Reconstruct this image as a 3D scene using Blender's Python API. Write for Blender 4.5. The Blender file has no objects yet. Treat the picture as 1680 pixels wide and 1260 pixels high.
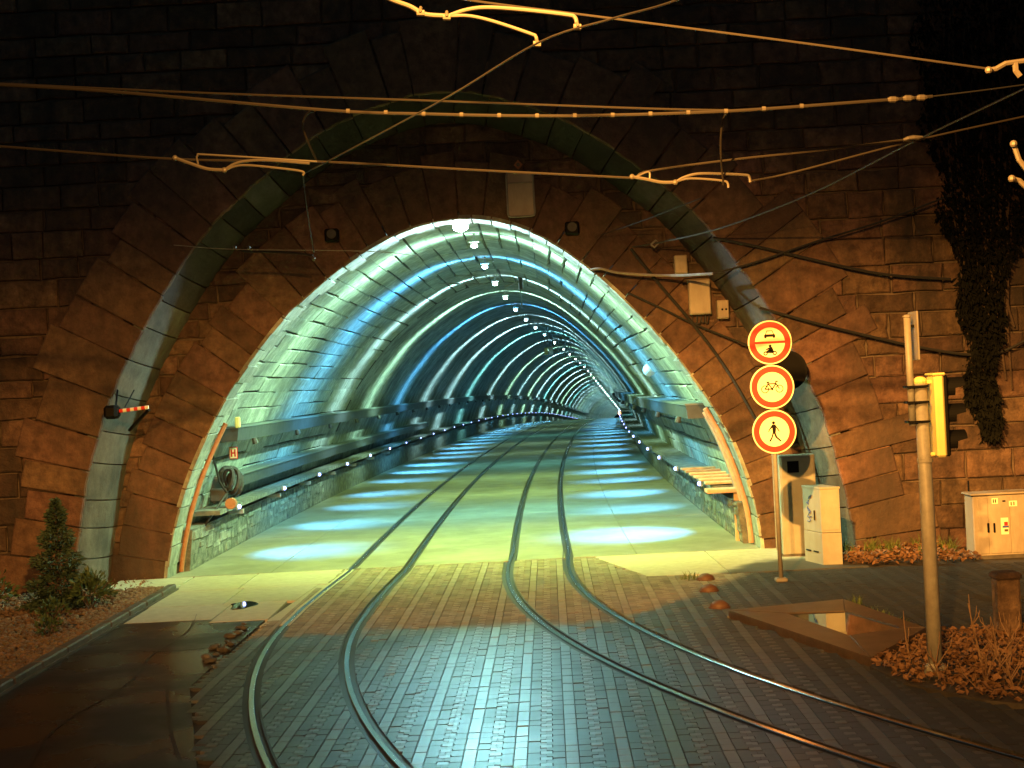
import bpy, math, random
import numpy as np
from mathutils import Vector, Matrix
random.seed(7); rng = np.random.default_rng(7)
sc = bpy.context.scene
COL = sc.collection

# ------------------------------------------------------------------ camera
ROLL, F, EYE, HZ = .05, 2400., 3.2, 632.
cam = bpy.data.cameras.new('camera'); cam.sensor_width = 36; cam.lens = 36*F/1680; cam.clip_end = 2000; cam.clip_start = .1
co = bpy.data.objects.new('camera', cam); COL.objects.link(co); sc.camera = co
c_, s_ = math.cos(ROLL), math.sin(ROLL)
tp = 2/F
co.matrix_world = Matrix(((c_, s_, 0, 0), (s_*tp, -c_*tp, -1, 0), (-s_, c_, -tp, EYE), (0, 0, 0, 1)))
# ------------------------------------------------------------------ night sky
w = bpy.data.worlds.new('World'); sc.world = w; w.use_nodes = True
wn = w.node_tree.nodes; wl = w.node_tree.links
wn['Background'].inputs['Color'].default_value = (.42, .88, 1., 1); wn['Background'].inputs['Strength'].default_value = .042   # faint city-lit night sky
sc.view_settings.view_transform = 'Standard'; sc.view_settings.look = 'None'
sc.view_settings.exposure = 0; sc.view_settings.gamma = 1; sc.view_settings.use_curve_mapping = False
sc.cycles.use_denoising = True; sc.cycles.max_bounces = 7; sc.cycles.diffuse_bounces = 4; sc.cycles.glossy_bounces = 3
sc.cycles.sample_clamp_indirect = 6
SODIUM = (1., .43, .08)
SOD_A, SOD_B = 46000., 66000.
FLOOD = 1300.
BAND, BROAD, SPOT = 3300., 850., 1800.

def unr(x, y):
    x -= 840.; y -= 630.
    return 840+x*c_-y*s_, 630+x*s_+y*c_
def at(x, y, Y):
    u, v = unr(x, y); return Vector(((u-840)/F*Y, Y, EYE-(v-HZ)/F*Y))
def gp(x, y, z=0.):
    u, v = unr(x, y); Y = F*(EYE-z)/(v-HZ); return Vector(((u-840)/F*Y, Y, z))
def project(P):
    x = P[..., 0]/P[..., 1]*F; y = (EYE-P[..., 2])/P[..., 1]*F+2
    return 840+x*c_+y*s_, 630-x*s_+y*c_

# ------------------------------------------------------------------ materials
MATS = {}
def mat(name, col, rough=.8, col2=None, scale=4., metal=0., bump=0., bscale=None, emit=None, estr=0., vary=0., spec=.5, dirt=None, dscale=.5, coat=0., stretch=None):
    if name in MATS: return MATS[name]
    m = bpy.data.materials.new(name); m.use_nodes = True; nt = m.node_tree; N = nt.nodes; L = nt.links
    b = N['Principled BSDF']; b.inputs['Roughness'].default_value = rough; b.inputs['Metallic'].default_value = metal
    b.inputs['Specular IOR Level'].default_value = spec; b.inputs['Coat Weight'].default_value = coat
    b.inputs['Base Color'].default_value = (*col, 1)
    geo = N.new('ShaderNodeNewGeometry')
    pos = geo.outputs['Position']
    if stretch:
        mp = N.new('ShaderNodeMapping'); mp.inputs['Scale'].default_value = stretch; L.new(pos, mp.inputs[0]); pos = mp.outputs[0]
    out = None
    if col2:
        n = N.new('ShaderNodeTexNoise'); n.inputs['Scale'].default_value = scale; n.inputs['Detail'].default_value = 6; n.inputs['Roughness'].default_value = .65
        L.new(pos, n.inputs['Vector'])
        r = N.new('ShaderNodeValToRGB'); r.color_ramp.elements[0].position = .35; r.color_ramp.elements[1].position = .68
        r.color_ramp.elements[0].color = (*col, 1); r.color_ramp.elements[1].color = (*col2, 1)
        L.new(n.outputs['Fac'], r.inputs[0]); out = r.outputs[0]
    if vary:
        oi = N.new('ShaderNodeObjectInfo'); at_ = N.new('ShaderNodeAttribute'); at_.attribute_name = 'tone'
        ad = N.new('ShaderNodeMath'); ad.operation = 'ADD'; L.new(oi.outputs['Random'], ad.inputs[0]); L.new(at_.outputs['Fac'], ad.inputs[1])
        fr = N.new('ShaderNodeMath'); fr.operation = 'FRACT'; L.new(ad.outputs[0], fr.inputs[0])
        mr = N.new('ShaderNodeMapRange'); mr.inputs[3].default_value = 1-vary; mr.inputs[4].default_value = 1+vary; L.new(fr.outputs[0], mr.inputs[0])
        hs = N.new('ShaderNodeHueSaturation'); L.new(mr.outputs[0], hs.inputs['Value'])
        mh = N.new('ShaderNodeMapRange'); mh.inputs[3].default_value = .485; mh.inputs[4].default_value = .515
        fr2 = N.new('ShaderNodeMath'); fr2.operation = 'MULTIPLY'; fr2.inputs[1].default_value = 7.31; L.new(fr.outputs[0], fr2.inputs[0])
        fr3 = N.new('ShaderNodeMath'); fr3.operation = 'FRACT'; L.new(fr2.outputs[0], fr3.inputs[0]); L.new(fr3.outputs[0], mh.inputs[0]); L.new(mh.outputs[0], hs.inputs['Hue'])
        if out: L.new(out, hs.inputs['Color'])
        else: hs.inputs['Color'].default_value = (*col, 1)
        out = hs.outputs[0]
    if dirt:
        n = N.new('ShaderNodeTexNoise'); n.inputs['Scale'].default_value = dscale; n.inputs['Detail'].default_value = 8; n.inputs['Roughness'].default_value = .7
        mp = N.new('ShaderNodeMapping'); mp.inputs['Scale'].default_value = (1, 1, .3); L.new(geo.outputs['Position'], mp.inputs[0]); L.new(mp.outputs[0], n.inputs['Vector'])
        mr = N.new('ShaderNodeMapRange'); mr.inputs[1].default_value = .42; mr.inputs[2].default_value = .68; L.new(n.outputs['Fac'], mr.inputs[0])
        mx = N.new('ShaderNodeMix'); mx.data_type = 'RGBA'; L.new(mr.outputs[0], mx.inputs[0]); mx.inputs[7].default_value = (*dirt, 1)
        if out: L.new(out, mx.inputs[6])
        else: mx.inputs[6].default_value = (*col, 1)
        out = mx.outputs[2]
    if out: L.new(out, b.inputs['Base Color'])
    if bump:
        n = N.new('ShaderNodeTexNoise'); n.inputs['Scale'].default_value = bscale or scale*3; n.inputs['Detail'].default_value = 8; n.inputs['Roughness'].default_value = .7
        L.new(pos, n.inputs['Vector'])
        bp = N.new('ShaderNodeBump'); bp.inputs['Strength'].default_value = 1; bp.inputs['Distance'].default_value = bump
        L.new(n.outputs['Fac'], bp.inputs['Height']); L.new(bp.outputs[0], b.inputs['Normal'])
    if emit:
        b.inputs['Emission Color'].default_value = (*emit, 1); b.inputs['Emission Strength'].default_value = estr
    MATS[name] = m; return m

def wet(name, dry, dry2, wetc, wetc2, y0, scale=6., rdry=.75, rwet=.3, bump=.003, bscale=60, vary=0., spec=.5):
    """stone or asphalt that is rain-wet in front of the portal and dry closer to it"""
    m = mat(name, dry, rdry, dry2, scale, bump=bump, bscale=bscale, vary=vary, spec=spec)
    nt = m.node_tree; N = nt.nodes; L = nt.links; b = N['Principled BSDF']
    geo = N.new('ShaderNodeNewGeometry'); sep = N.new('ShaderNodeSeparateXYZ'); L.new(geo.outputs['Position'], sep.inputs[0])
    n = N.new('ShaderNodeTexNoise'); n.inputs['Scale'].default_value = 1.3; n.inputs['Detail'].default_value = 5; L.new(geo.outputs['Position'], n.inputs['Vector'])
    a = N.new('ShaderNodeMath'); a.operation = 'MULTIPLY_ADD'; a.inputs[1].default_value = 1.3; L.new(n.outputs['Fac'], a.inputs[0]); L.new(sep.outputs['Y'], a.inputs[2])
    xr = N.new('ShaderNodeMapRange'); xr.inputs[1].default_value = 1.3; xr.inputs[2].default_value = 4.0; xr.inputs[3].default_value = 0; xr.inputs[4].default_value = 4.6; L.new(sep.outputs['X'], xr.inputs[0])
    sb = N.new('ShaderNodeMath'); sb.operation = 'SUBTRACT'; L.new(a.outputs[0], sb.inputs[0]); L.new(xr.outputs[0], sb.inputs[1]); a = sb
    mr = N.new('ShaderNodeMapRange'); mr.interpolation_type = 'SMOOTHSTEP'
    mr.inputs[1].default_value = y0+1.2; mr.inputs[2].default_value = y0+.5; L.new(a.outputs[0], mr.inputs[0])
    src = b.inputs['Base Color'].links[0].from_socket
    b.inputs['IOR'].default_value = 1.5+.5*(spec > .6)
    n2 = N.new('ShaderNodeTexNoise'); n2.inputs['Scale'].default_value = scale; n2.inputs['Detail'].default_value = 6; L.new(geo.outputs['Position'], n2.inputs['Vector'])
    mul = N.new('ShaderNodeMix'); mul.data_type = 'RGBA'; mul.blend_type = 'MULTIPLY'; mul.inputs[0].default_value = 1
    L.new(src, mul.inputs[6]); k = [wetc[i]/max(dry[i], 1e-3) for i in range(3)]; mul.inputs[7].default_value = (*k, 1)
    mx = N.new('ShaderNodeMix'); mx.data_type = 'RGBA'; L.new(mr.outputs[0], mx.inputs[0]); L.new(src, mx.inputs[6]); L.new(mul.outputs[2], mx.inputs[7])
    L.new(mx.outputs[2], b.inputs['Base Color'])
    n3 = N.new('ShaderNodeTexNoise'); n3.inputs['Scale'].default_value = 1.1; n3.inputs['Detail'].default_value = 4; L.new(geo.outputs['Position'], n3.inputs['Vector'])
    if spec > .5:
        sr = N.new('ShaderNodeMapRange'); sr.inputs[1].default_value = 0; sr.inputs[2].default_value = 4.6; sr.inputs[3].default_value = spec if spec > .8 else .35; sr.inputs[4].default_value = .06; L.new(xr.outputs[0], sr.inputs[0])
        sm = N.new('ShaderNodeMath'); sm.operation = 'MULTIPLY_ADD'; sm.inputs[2].default_value = .12; L.new(mr.outputs[0], sm.inputs[0]); L.new(sr.outputs[0], sm.inputs[1]); L.new(sm.outputs[0], b.inputs['Specular IOR Level'])
    rw = N.new('ShaderNodeMapRange'); rw.inputs[1].default_value = .35; rw.inputs[2].default_value = .65; rw.inputs[3].default_value = rwet*.82; rw.inputs[4].default_value = rwet*1.15
    L.new(n3.outputs['Fac'], rw.inputs[0])
    mf = N.new('ShaderNodeMix'); L.new(mr.outputs[0], mf.inputs[0]); mf.inputs[2].default_value = rdry; L.new(rw.outputs[0], mf.inputs[3]); ra = N.new('ShaderNodeMath'); ra.operation = 'MULTIPLY_ADD'; ra.inputs[1].default_value = .10; ra.use_clamp = True; L.new(xr.outputs[0], ra.inputs[0]); L.new(mf.outputs[0], ra.inputs[2]); L.new(ra.outputs[0], b.inputs['Roughness'])
    return m

M_stone = mat('sandstone', (.075, .040, .026), .9, (.23, .137, .090), 5.5, bump=.08, bscale=7, vary=.45, dirt=(.035, .028, .024), dscale=.6)
M_inner = mat('sandstone_recess', (.07, .040, .027), .9, (.21, .13, .087), 5.5, bump=.08, bscale=7, vary=.42, dirt=(.05, .042, .038), dscale=.6)
M_vous = mat('dressed_stone', (.085, .047, .031), .88, (.20, .118, .076), 5, bump=.05, bscale=8, vary=.3, dirt=(.055, .04, .032), dscale=.5)
M_mortar = mat('mortar', (.10, .075, .055), .95, (.17, .13, .1), 8, bump=.01, bscale=30)
M_dark = mat('soot_joint', (.03, .026, .024), .95)
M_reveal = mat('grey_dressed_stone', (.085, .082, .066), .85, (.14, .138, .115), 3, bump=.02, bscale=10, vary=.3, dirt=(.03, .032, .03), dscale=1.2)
M_reveal2 = mat('shaded_dressed_stone', (.042, .038, .036), .88, (.075, .069, .066), 3, bump=.02, bscale=10, vary=.3, dirt=(.022, .022, .022), dscale=1.2)  # reveal stone with the half shade of the upper arch in its colour
M_reveal3 = mat('deep_shade_dressed_stone', (.014, .0125, .014), .9, (.030, .027, .029), 3, bump=.02, bscale=10, vary=.3, dirt=(.014, .014, .014), dscale=1.2)  # reveal stone with the deep shade of the crown in its colour
M_lin = mat('lining_block', (.22, .24, .21), .85, (.46, .49, .43), 6, bump=.03, bscale=9, vary=.22, dirt=(.13, .14, .13), dscale=1.1)
M_shell = mat('lining_concrete', (.16, .18, .17), .85, (.40, .43, .41), 3.2, bump=.06, bscale=6, dirt=(.07, .08, .08), dscale=.8)
M_rubble = mat('rubble_wall', (.08, .085, .08), .9, (.28, .28, .245), 5, bump=.03, bscale=12, vary=.3)
M_road = mat('road_concrete', (.23, .23, .20), .55, (.31, .31, .27), 1.6, bump=.002, bscale=60, vary=.08, dirt=(.17, .165, .145), dscale=.7)
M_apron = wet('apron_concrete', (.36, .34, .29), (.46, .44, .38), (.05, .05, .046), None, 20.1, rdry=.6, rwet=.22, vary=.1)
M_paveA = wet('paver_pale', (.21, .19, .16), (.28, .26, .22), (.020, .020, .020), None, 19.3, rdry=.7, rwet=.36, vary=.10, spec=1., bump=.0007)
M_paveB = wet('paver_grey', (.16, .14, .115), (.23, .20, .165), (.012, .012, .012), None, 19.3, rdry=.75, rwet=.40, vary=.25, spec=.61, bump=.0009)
M_bed = mat('paving_sand', (.03, .027, .022), .95, (.06, .05, .04), 20)
M_asph = mat('wet_asphalt', (.012, .012, .012), .25, (.022, .021, .020), 14, bump=.0025, bscale=70)
nt = M_asph.node_tree; nz = nt.nodes.new('ShaderNodeTexNoise'); nz.inputs['Scale'].default_value = .9; nz.inputs['Detail'].default_value = 7
gz = nt.nodes.new('ShaderNodeNewGeometry'); nt.links.new(gz.outputs['Position'], nz.inputs['Vector']); mz = nt.nodes.new('ShaderNodeMapRange')
mz.inputs[1].default_value = .4; mz.inputs[2].default_value = .62; mz.inputs[3].default_value = .2; mz.inputs[4].default_value = .42
nt.links.new(nz.outputs['Fac'], mz.inputs[0]); nt.links.new(mz.outputs[0], nt.nodes['Principled BSDF'].inputs['Roughness'])
M_ground = mat('ground_soil', (.03, .026, .022), .7, (.055, .047, .038), 6, bump=.01)
M_kerb = mat('kerb_stone', (.06, .055, .048), .6, (.11, .10, .085), 6, bump=.006, vary=.15)
M_steel = mat('rail_steel', (.45, .46, .47), .22, (.55, .56, .57), 30, metal=1)
M_railside = mat('rail_dark', (.06, .055, .05), .5, metal=.6)
M_wire = mat('copper_wire', (.022, .018, .014), .5, metal=0, spec=.3)
M_fit = mat('cast_fitting', (.07, .06, .046), .5)
M_black = mat('black_paint', (.004, .004, .004), .6, spec=.15)
M_cable = mat('black_cable', (.018, .018, .018), .6)
M_grey = mat('grey_metal', (.27, .28, .27), .55, (.34, .35, .34), 8)
M_galv = mat('galvanised', (.22, .22, .20), .5, (.30, .30, .27), 12, dirt=(.18, .15, .12), dscale=2)
M_cab = mat('cabinet_paint', (.31, .31, .25), .6, (.37, .36, .30), 5, dirt=(.27, .25, .19), dscale=1.5)
M_cab2 = mat('cabinet_beige', (.36, .32, .25), .6, (.42, .37, .29), 5, dirt=(.24, .2, .15), dscale=1.6)
M_white = mat('sign_white', (.85, .84, .74), .45)
M_red = mat('sign_red', (.62, .035, .02), .4)
M_cream = mat('plate_cream', (.95, .93, .62), .45)
M_blue = mat('print_blue', (.05, .09, .35), .6)
M_yellow = mat('housing_yellow', (.75, .66, .22), .5, (.8, .7, .25), 5)
M_wood = mat('plank', (.42, .24, .15), .8, (.55, .34, .22), 9, vary=.2)
M_rust = mat('rust_pipe', (.30, .12, .05), .8, (.4, .18, .08), 12)
M_tray = mat('cable_tray', (.035, .038, .04), .6, (.06, .065, .07), 5)
M_traytop = mat('tray_lid', (.12, .14, .14), .5)
M_leaf = mat('leaf', (.035, .07, .03), .6, (.07, .12, .045), 7)
M_conif = mat('needle', (.02, .045, .03), .7, (.04, .075, .04), 6)
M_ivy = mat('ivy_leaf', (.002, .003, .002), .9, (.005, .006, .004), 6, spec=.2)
M_bark = mat('bark', (.08, .055, .04), .9)
M_litter = mat('dead_leaf', (.12, .06, .03), .85, (.24, .13, .065), 16)
M_twig = mat('dry_stem', (.17, .105, .06), .85, (.24, .15, .09), 30)
M_grass = mat('grass_blade', (.10, .14, .03), .7)
M_gravel = mat('gravel', (.09, .06, .04), .85, (.20, .135, .085), 25, vary=.3)
M_water = mat('puddle_water', (.012, .012, .012), .03, spec=.6)
M_terra = mat('stud_brown', (.10, .05, .03), .6)
M_concp = mat('pad_concrete', (.055, .037, .025), .4, (.10, .068, .046), 4, bump=.004, bscale=30)

# ------------------------------------------------------------------ mesh helpers
class MB:
    def __init__(s): s.v = []; s.f = []
    def add(s, v, f):
        o = len(s.v); s.v += [tuple(p) for p in v]; s.f += [tuple(i+o for i in q) for q in f]; return s
    def box(s, c, d, rz=0., rx=0., ry=0., bev=0.):
        R = Matrix.Rotation(rz, 3, 'Z') @ Matrix.Rotation(ry, 3, 'Y') @ Matrix.Rotation(rx, 3, 'X'); c = Vector(c)
        hx, hy, hz = d[0]/2, d[1]/2, d[2]/2
        if bev:
            b = min(bev, hx*.9, hy*.9, hz*.9); V = []
            for sx in (-1, 1):
                for sy in (-1, 1):
                    for sz in (-1, 1):
                        V += [(sx*hx, sy*(hy-b), sz*(hz-b)), (sx*(hx-b), sy*hy, sz*(hz-b)), (sx*(hx-b), sy*(hy-b), sz*hz)]
            ix = lambda sx, sy, sz, k: ((sx > 0)*4+(sy > 0)*2+(sz > 0))*3+k
            Fs = []
            for t in (-1, 1):
                Fs.append([ix(t, a, b2, 0) for a, b2 in ((-1, -1), (1, -1), (1, 1), (-1, 1))][::t])
                Fs.append([ix(a, t, b2, 1) for a, b2 in ((-1, -1), (1, -1), (1, 1), (-1, 1))][::-t])
                Fs.append([ix(a, b2, t, 2) for a, b2 in ((-1, -1), (1, -1), (1, 1), (-1, 1))][::t])
            for a in (-1, 1):
                for b2 in (-1, 1):
                    Fs.append([ix(a, b2, -1, 0), ix(a, b2, -1, 1), ix(a, b2, 1, 1), ix(a, b2, 1, 0)])
                    Fs.append([ix(a, -1, b2, 0), ix(a, -1, b2, 2), ix(a, 1, b2, 2), ix(a, 1, b2, 0)])
                    Fs.append([ix(-1, a, b2, 1), ix(-1, a, b2, 2), ix(1, a, b2, 2), ix(1, a, b2, 1)])
                    for sz in (-1, 1): Fs.append([ix(a, b2, sz, 0), ix(a, b2, sz, 1), ix(a, b2, sz, 2)])
        else:
            V = [(sx*hx, sy*hy, sz*hz) for sx in (-1, 1) for sy in (-1, 1) for sz in (-1, 1)]
            Fs = [(0, 1, 3, 2), (4, 6, 7, 5), (0, 4, 5, 1), (2, 3, 7, 6), (0, 2, 6, 4), (1, 5, 7, 3)]
        return s.add([R @ Vector(p)+c for p in V], Fs)
    def tube(s, pts, r, n=8, caps=True):
        pts = [Vector(p) for p in pts]; rs = r if isinstance(r, (list, tuple)) else [r]*len(pts)
        V = []; up = None
        for i, p in enumerate(pts):
            t = (pts[min(i+1, len(pts)-1)]-pts[max(i-1, 0)]).normalized()
            if up is None: up = Vector((0, 0, 1)) if abs(t.z) < .9 else Vector((0, 1, 0))
            a = t.cross(up)
            if a.length < 1e-4: a = t.cross(Vector((1, 0, 0)))
            a.normalize(); b = a.cross(t).normalized(); up = b
            V += [p+(a*math.cos(k*2*math.pi/n)+b*math.sin(k*2*math.pi/n))*rs[i] for k in range(n)]
        Fs = [(i*n+k, i*n+(k+1) % n, (i+1)*n+(k+1) % n, (i+1)*n+k) for i in range(len(pts)-1) for k in range(n)]
        if caps: Fs += [tuple(range(n))[::-1], tuple((len(pts)-1)*n+k for k in range(n))]
        return s.add(V, Fs)
    def prism(s, poly, y0, y1, cham=0., bulge=0.):
        """outline in x-z, front at y0 (towards the camera), back at y1"""
        n = len(poly); cx = sum(p[0] for p in poly)/n; cz = sum(p[1] for p in poly)/n
        ins = []
        for x, z in poly:
            dx, dz = cx-x, cz-z; l = math.hypot(dx, dz) or 1; k = min(cham*1.3, l*.4)
            ins.append((x+dx/l*k, z+dz/l*k))
        V = []
        if cham:
            V += [(cx, y0-bulge, cz)]+[(x, y0, z) for x, z in ins]+[(x, y0+cham, z) for x, z in poly]+[(x, y1, z) for x, z in poly]
            Fs = [(0, 1+(i+1) % n, 1+i) for i in range(n)]
            for b in (0, n): Fs += [(1+b+i, 1+b+(i+1) % n, 1+b+n+(i+1) % n, 1+b+n+i) for i in range(n)]
        else:
            V += [(x, y0, z) for x, z in poly]+[(x, y1, z) for x, z in poly]
            Fs = [tuple(range(n))]+[(i, (i+1) % n, n+(i+1) % n, n+i) for i in range(n)]+[tuple(range(n, 2*n))[::-1]]
        return s.add(V, Fs)
    def hprism(s, poly, z1, z0, cham=0.):
        n = len(poly); cx = sum(p[0] for p in poly)/n; cy = sum(p[1] for p in poly)/n; V = []; Fs = []
        if cham:
            ins = [(x+(cx-x)/max(math.hypot(cx-x, cy-y), 1e-6)*cham, y+(cy-y)/max(math.hypot(cx-x, cy-y), 1e-6)*cham) for x, y in poly]
            V = [(x, y, z1) for x, y in ins]+[(x, y, z1-cham) for x, y in poly]+[(x, y, z0) for x, y in poly]
            Fs = [tuple(range(n))]
            for b in (0, n): Fs += [(b+i, b+(i+1) % n, b+n+(i+1) % n, b+n+i) for i in range(n)]
        else:
            V = [(x, y, z1) for x, y in poly]+[(x, y, z0) for x, y in poly]
            Fs = [tuple(range(n))]+[(i, (i+1) % n, n+(i+1) % n, n+i) for i in range(n)]
        return s.add(V, Fs)
    def disc(s, c, r, y0, y1, n=40, r0=0.):
        cx, cz = c
        o = [(cx+math.cos(k*2*math.pi/n)*r, cz+math.sin(k*2*math.pi/n)*r) for k in range(n)]
        if not r0: return s.prism(o, y0, y1)
        i_ = [(cx+math.cos(k*2*math.pi/n)*r0, cz+math.sin(k*2*math.pi/n)*r0) for k in range(n)]
        V = [(x, y0, z) for x, z in o+i_]+[(x, y1, z) for x, z in o+i_]; Fs = []
        for k in range(n):
            j = (k+1) % n
            Fs += [(k, j, n+j, n+k), (2*n+k, 2*n+j, j, k), (n+k, n+j, 3*n+j, 3*n+k), (3*n+k, 3*n+j, 2*n+j, 2*n+k)]
        return s.add(V, Fs)
    def ball(s, c, r, n=8, m=5, sq=(1, 1, 1)):
        V = [(c[0], c[1], c[2]+r*sq[2])]
        for i in range(1, m):
            a = math.pi*i/m
            V += [(c[0]+r*sq[0]*math.sin(a)*math.cos(k*2*math.pi/n), c[1]+r*sq[1]*math.sin(a)*math.sin(k*2*math.pi/n), c[2]+r*sq[2]*math.cos(a)) for k in range(n)]
        V.append((c[0], c[1], c[2]-r*sq[2])); e = len(V)-1
        Fs = [(0, 1+k, 1+(k+1) % n) for k in range(n)]
        for i in range(m-2): Fs += [(1+i*n+k, 1+(i+1)*n+k, 1+(i+1)*n+(k+1) % n, 1+i*n+(k+1) % n) for k in range(n)]
        Fs += [(e, 1+(m-2)*n+(k+1) % n, 1+(m-2)*n+k) for k in range(n)]
        return s.add(V, Fs)

def mesh(name, mb, fix=True):
    me = bpy.data.meshes.new(name); me.from_pydata(mb.v, [], mb.f)
    if fix:
        import bmesh
        bm = bmesh.new(); bm.from_mesh(me); bmesh.ops.recalc_face_normals(bm, faces=bm.faces); bm.to_mesh(me); bm.free()
    return me
def obj(name, mb, m, parent=None, smooth=False, fix=True, kind=None):
    me = mb if isinstance(mb, bpy.types.Mesh) else mesh(name, mb, fix)
    if m and not me.materials: me.materials.append(m)
    if smooth: me.shade_smooth()
    o = bpy.data.objects.new(name, me); COL.objects.link(o)
    if parent:
        o.parent = parent; o.matrix_parent_inverse = parent_inv(parent)
    if kind: o['kind'] = kind
    return o
def world_of(p):
    return (world_of(p.parent) @ p.matrix_parent_inverse @ p.matrix_basis) if p.parent else p.matrix_basis.copy()
def parent_inv(p): return world_of(p).inverted()
def tag(o, label, cat, group=None):
    o['label'] = label; o['category'] = cat
    if group: o['group'] = group
    return o
def thing(name, label, cat, loc=(0, 0, 0), group=None):
    o = bpy.data.objects.new(name, None); o.empty_display_size = .1; o.location = loc; COL.objects.link(o)
    return tag(o, label, cat, group)
def lamp(name, kind, loc, energy, col, parent=None, rot=None, size=.05):
    l = bpy.data.lights.new(name, kind); l.energy = energy; l.color = col; l.shadow_soft_size = size
    o = bpy.data.objects.new(name, l); COL.objects.link(o); o.location = loc
    if rot: o.rotation_euler = rot
    if parent:
        o.parent = parent; o.matrix_parent_inverse = parent_inv(parent)
    return o
def catmull(P, n=8):
    P = [Vector(p) for p in P]; out = []
    Q = [P[0]*2-P[1]]+P+[P[-1]*2-P[-2]]
    for i in range(1, len(Q)-2):
        a, b, c, d = Q[i-1:i+3]
        for k in range(n):
            t = k/n; out.append(.5*((2*b)+(c-a)*t+(2*a-5*b+4*c-d)*t*t+(3*b-a-3*c+d)*t**3))
    out.append(P[-1]); return out

# ------------------------------------------------------------------ tunnel geometry
YI, YO = 26.7, 25.7                       # recessed portal wall, outer wall face
_cy = np.array([26.7, 37.5, 49, 69, 87, 112, 144, 700.]); _cm = np.array([.012, .026, .040, .057, .066, .074, .083, .083])
_yy = np.linspace(26.7, 700, 2500); _mm = np.interp(_yy, _cy, _cm); _xx = -1.03+np.concatenate([[0], np.cumsum((_mm[1:]+_mm[:-1])/2*np.diff(_yy))])
def clx(Y): return float(np.interp(Y, _yy, _xx)) if Y >= 26.7 else -1.03-.012*(26.7-Y)
def clz(Y):
    if Y <= 80: return 0.
    if Y <= 200: return -.5*.00029*(Y-80)**2
    return -2.088-.0348*(Y-200)
def head(Y): return -math.atan(float(np.interp(Y, _cy, _cm)))
_L = [(5.42, -.15), (5.42, .04), (5.21, .97), (4.95, 1.74), (4.58, 2.5), (4.15, 3.26), (3.61, 3.96), (3.02, 4.65), (2.32, 5.23), (1.63, 5.69), (.94, 6.05), (.38, 6.21)]
_R = [(-.35, 6.29), (-.9, 6.2), (-1.39, 6.03), (-1.94, 5.73), (-2.52, 5.26), (-3.11, 4.68), (-3.69, 4.04), (-4.16, 3.4), (-4.57, 2.77), (-4.93, 2.08), (-5.19, 1.34), (-5.36, .67), (-5.41, 0), (-5.41, -.15)]
def dense(pts, smooth_it=60):
    P = np.array([(p.x, p.y) for p in catmull([(x, z, 0) for x, z in pts], 16)])
    d = np.concatenate([[0], np.cumsum(np.hypot(*np.diff(P, axis=0).T))]); t = np.linspace(0, d[-1], 400)
    P = np.c_[np.interp(t, d, P[:, 0]), np.interp(t, d, P[:, 1])]
    for _ in range(smooth_it): P[1:-1] = (P[:-2]+2*P[1:-1]+P[2:])/4
    return P
class Arch:
    def __init__(s, pts, smooth_it=60):
        s.P = dense(pts, smooth_it); s.d = np.concatenate([[0], np.cumsum(np.hypot(*np.diff(s.P, axis=0).T))]); s.L = s.d[-1]
        t = np.gradient(s.P, axis=0); t /= np.hypot(*t.T)[:, None]; s.N = np.c_[-t[:, 1], t[:, 0]]   # left-to-right: points outwards (up)
    def p(s, a, r=0.):
        x = np.interp(a, s.d, s.P[:, 0]); z = np.interp(a, s.d, s.P[:, 1]); nx = np.interp(a, s.d, s.N[:, 0]); nz = np.interp(a, s.d, s.N[:, 1])
        l = math.hypot(nx, nz); return x+nx/l*r, z+nz/l*r
    def half(s, z):                       # x extents at height z
        m = s.P[:, 1] >= z
        if not m.any(): return None
        return s.P[m][:, 0].min(), s.P[m][:, 0].max()
IN = Arch([(-x, z) for x, z in _L]+[(-x, z) for x, z in _R])
_o = [(7.15, -.15), (7.1, .3), (6.95, 1.04), (6.7, 2.2), (6.25, 3.4), (5.7, 4.44), (5.15, 5.3), (4.35, 6.33), (3.4, 7.15), (2.6, 7.75), (2.0, 8.08), (1.0, 8.45)]
OX = -.98
k_ = YO/26.7
_o = [(x*k_, EYE-(EYE-z)*k_ if z > 0 else z) for x, z in _o]
OUT = Arch([(-x, z) for x, z in _o]+[(0, 8.42)]+[(x, z) for x, z in _o[::-1]], 40)
def tpt(a, Y, r=0.):
    x, z = IN.p(a, r); return Vector((clx(Y)+x, Y, clz(Y)+z))

# ------------------------------------------------------------------ ground structure
g = MB(); g.add([(-60, -40, -.06), (60, -40, -.06), (60, YI+.02, -.06), (-60, YI+.02, -.06)], [(0, 1, 2, 3)])
obj('ground', g, M_ground, kind='structure')

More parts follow.
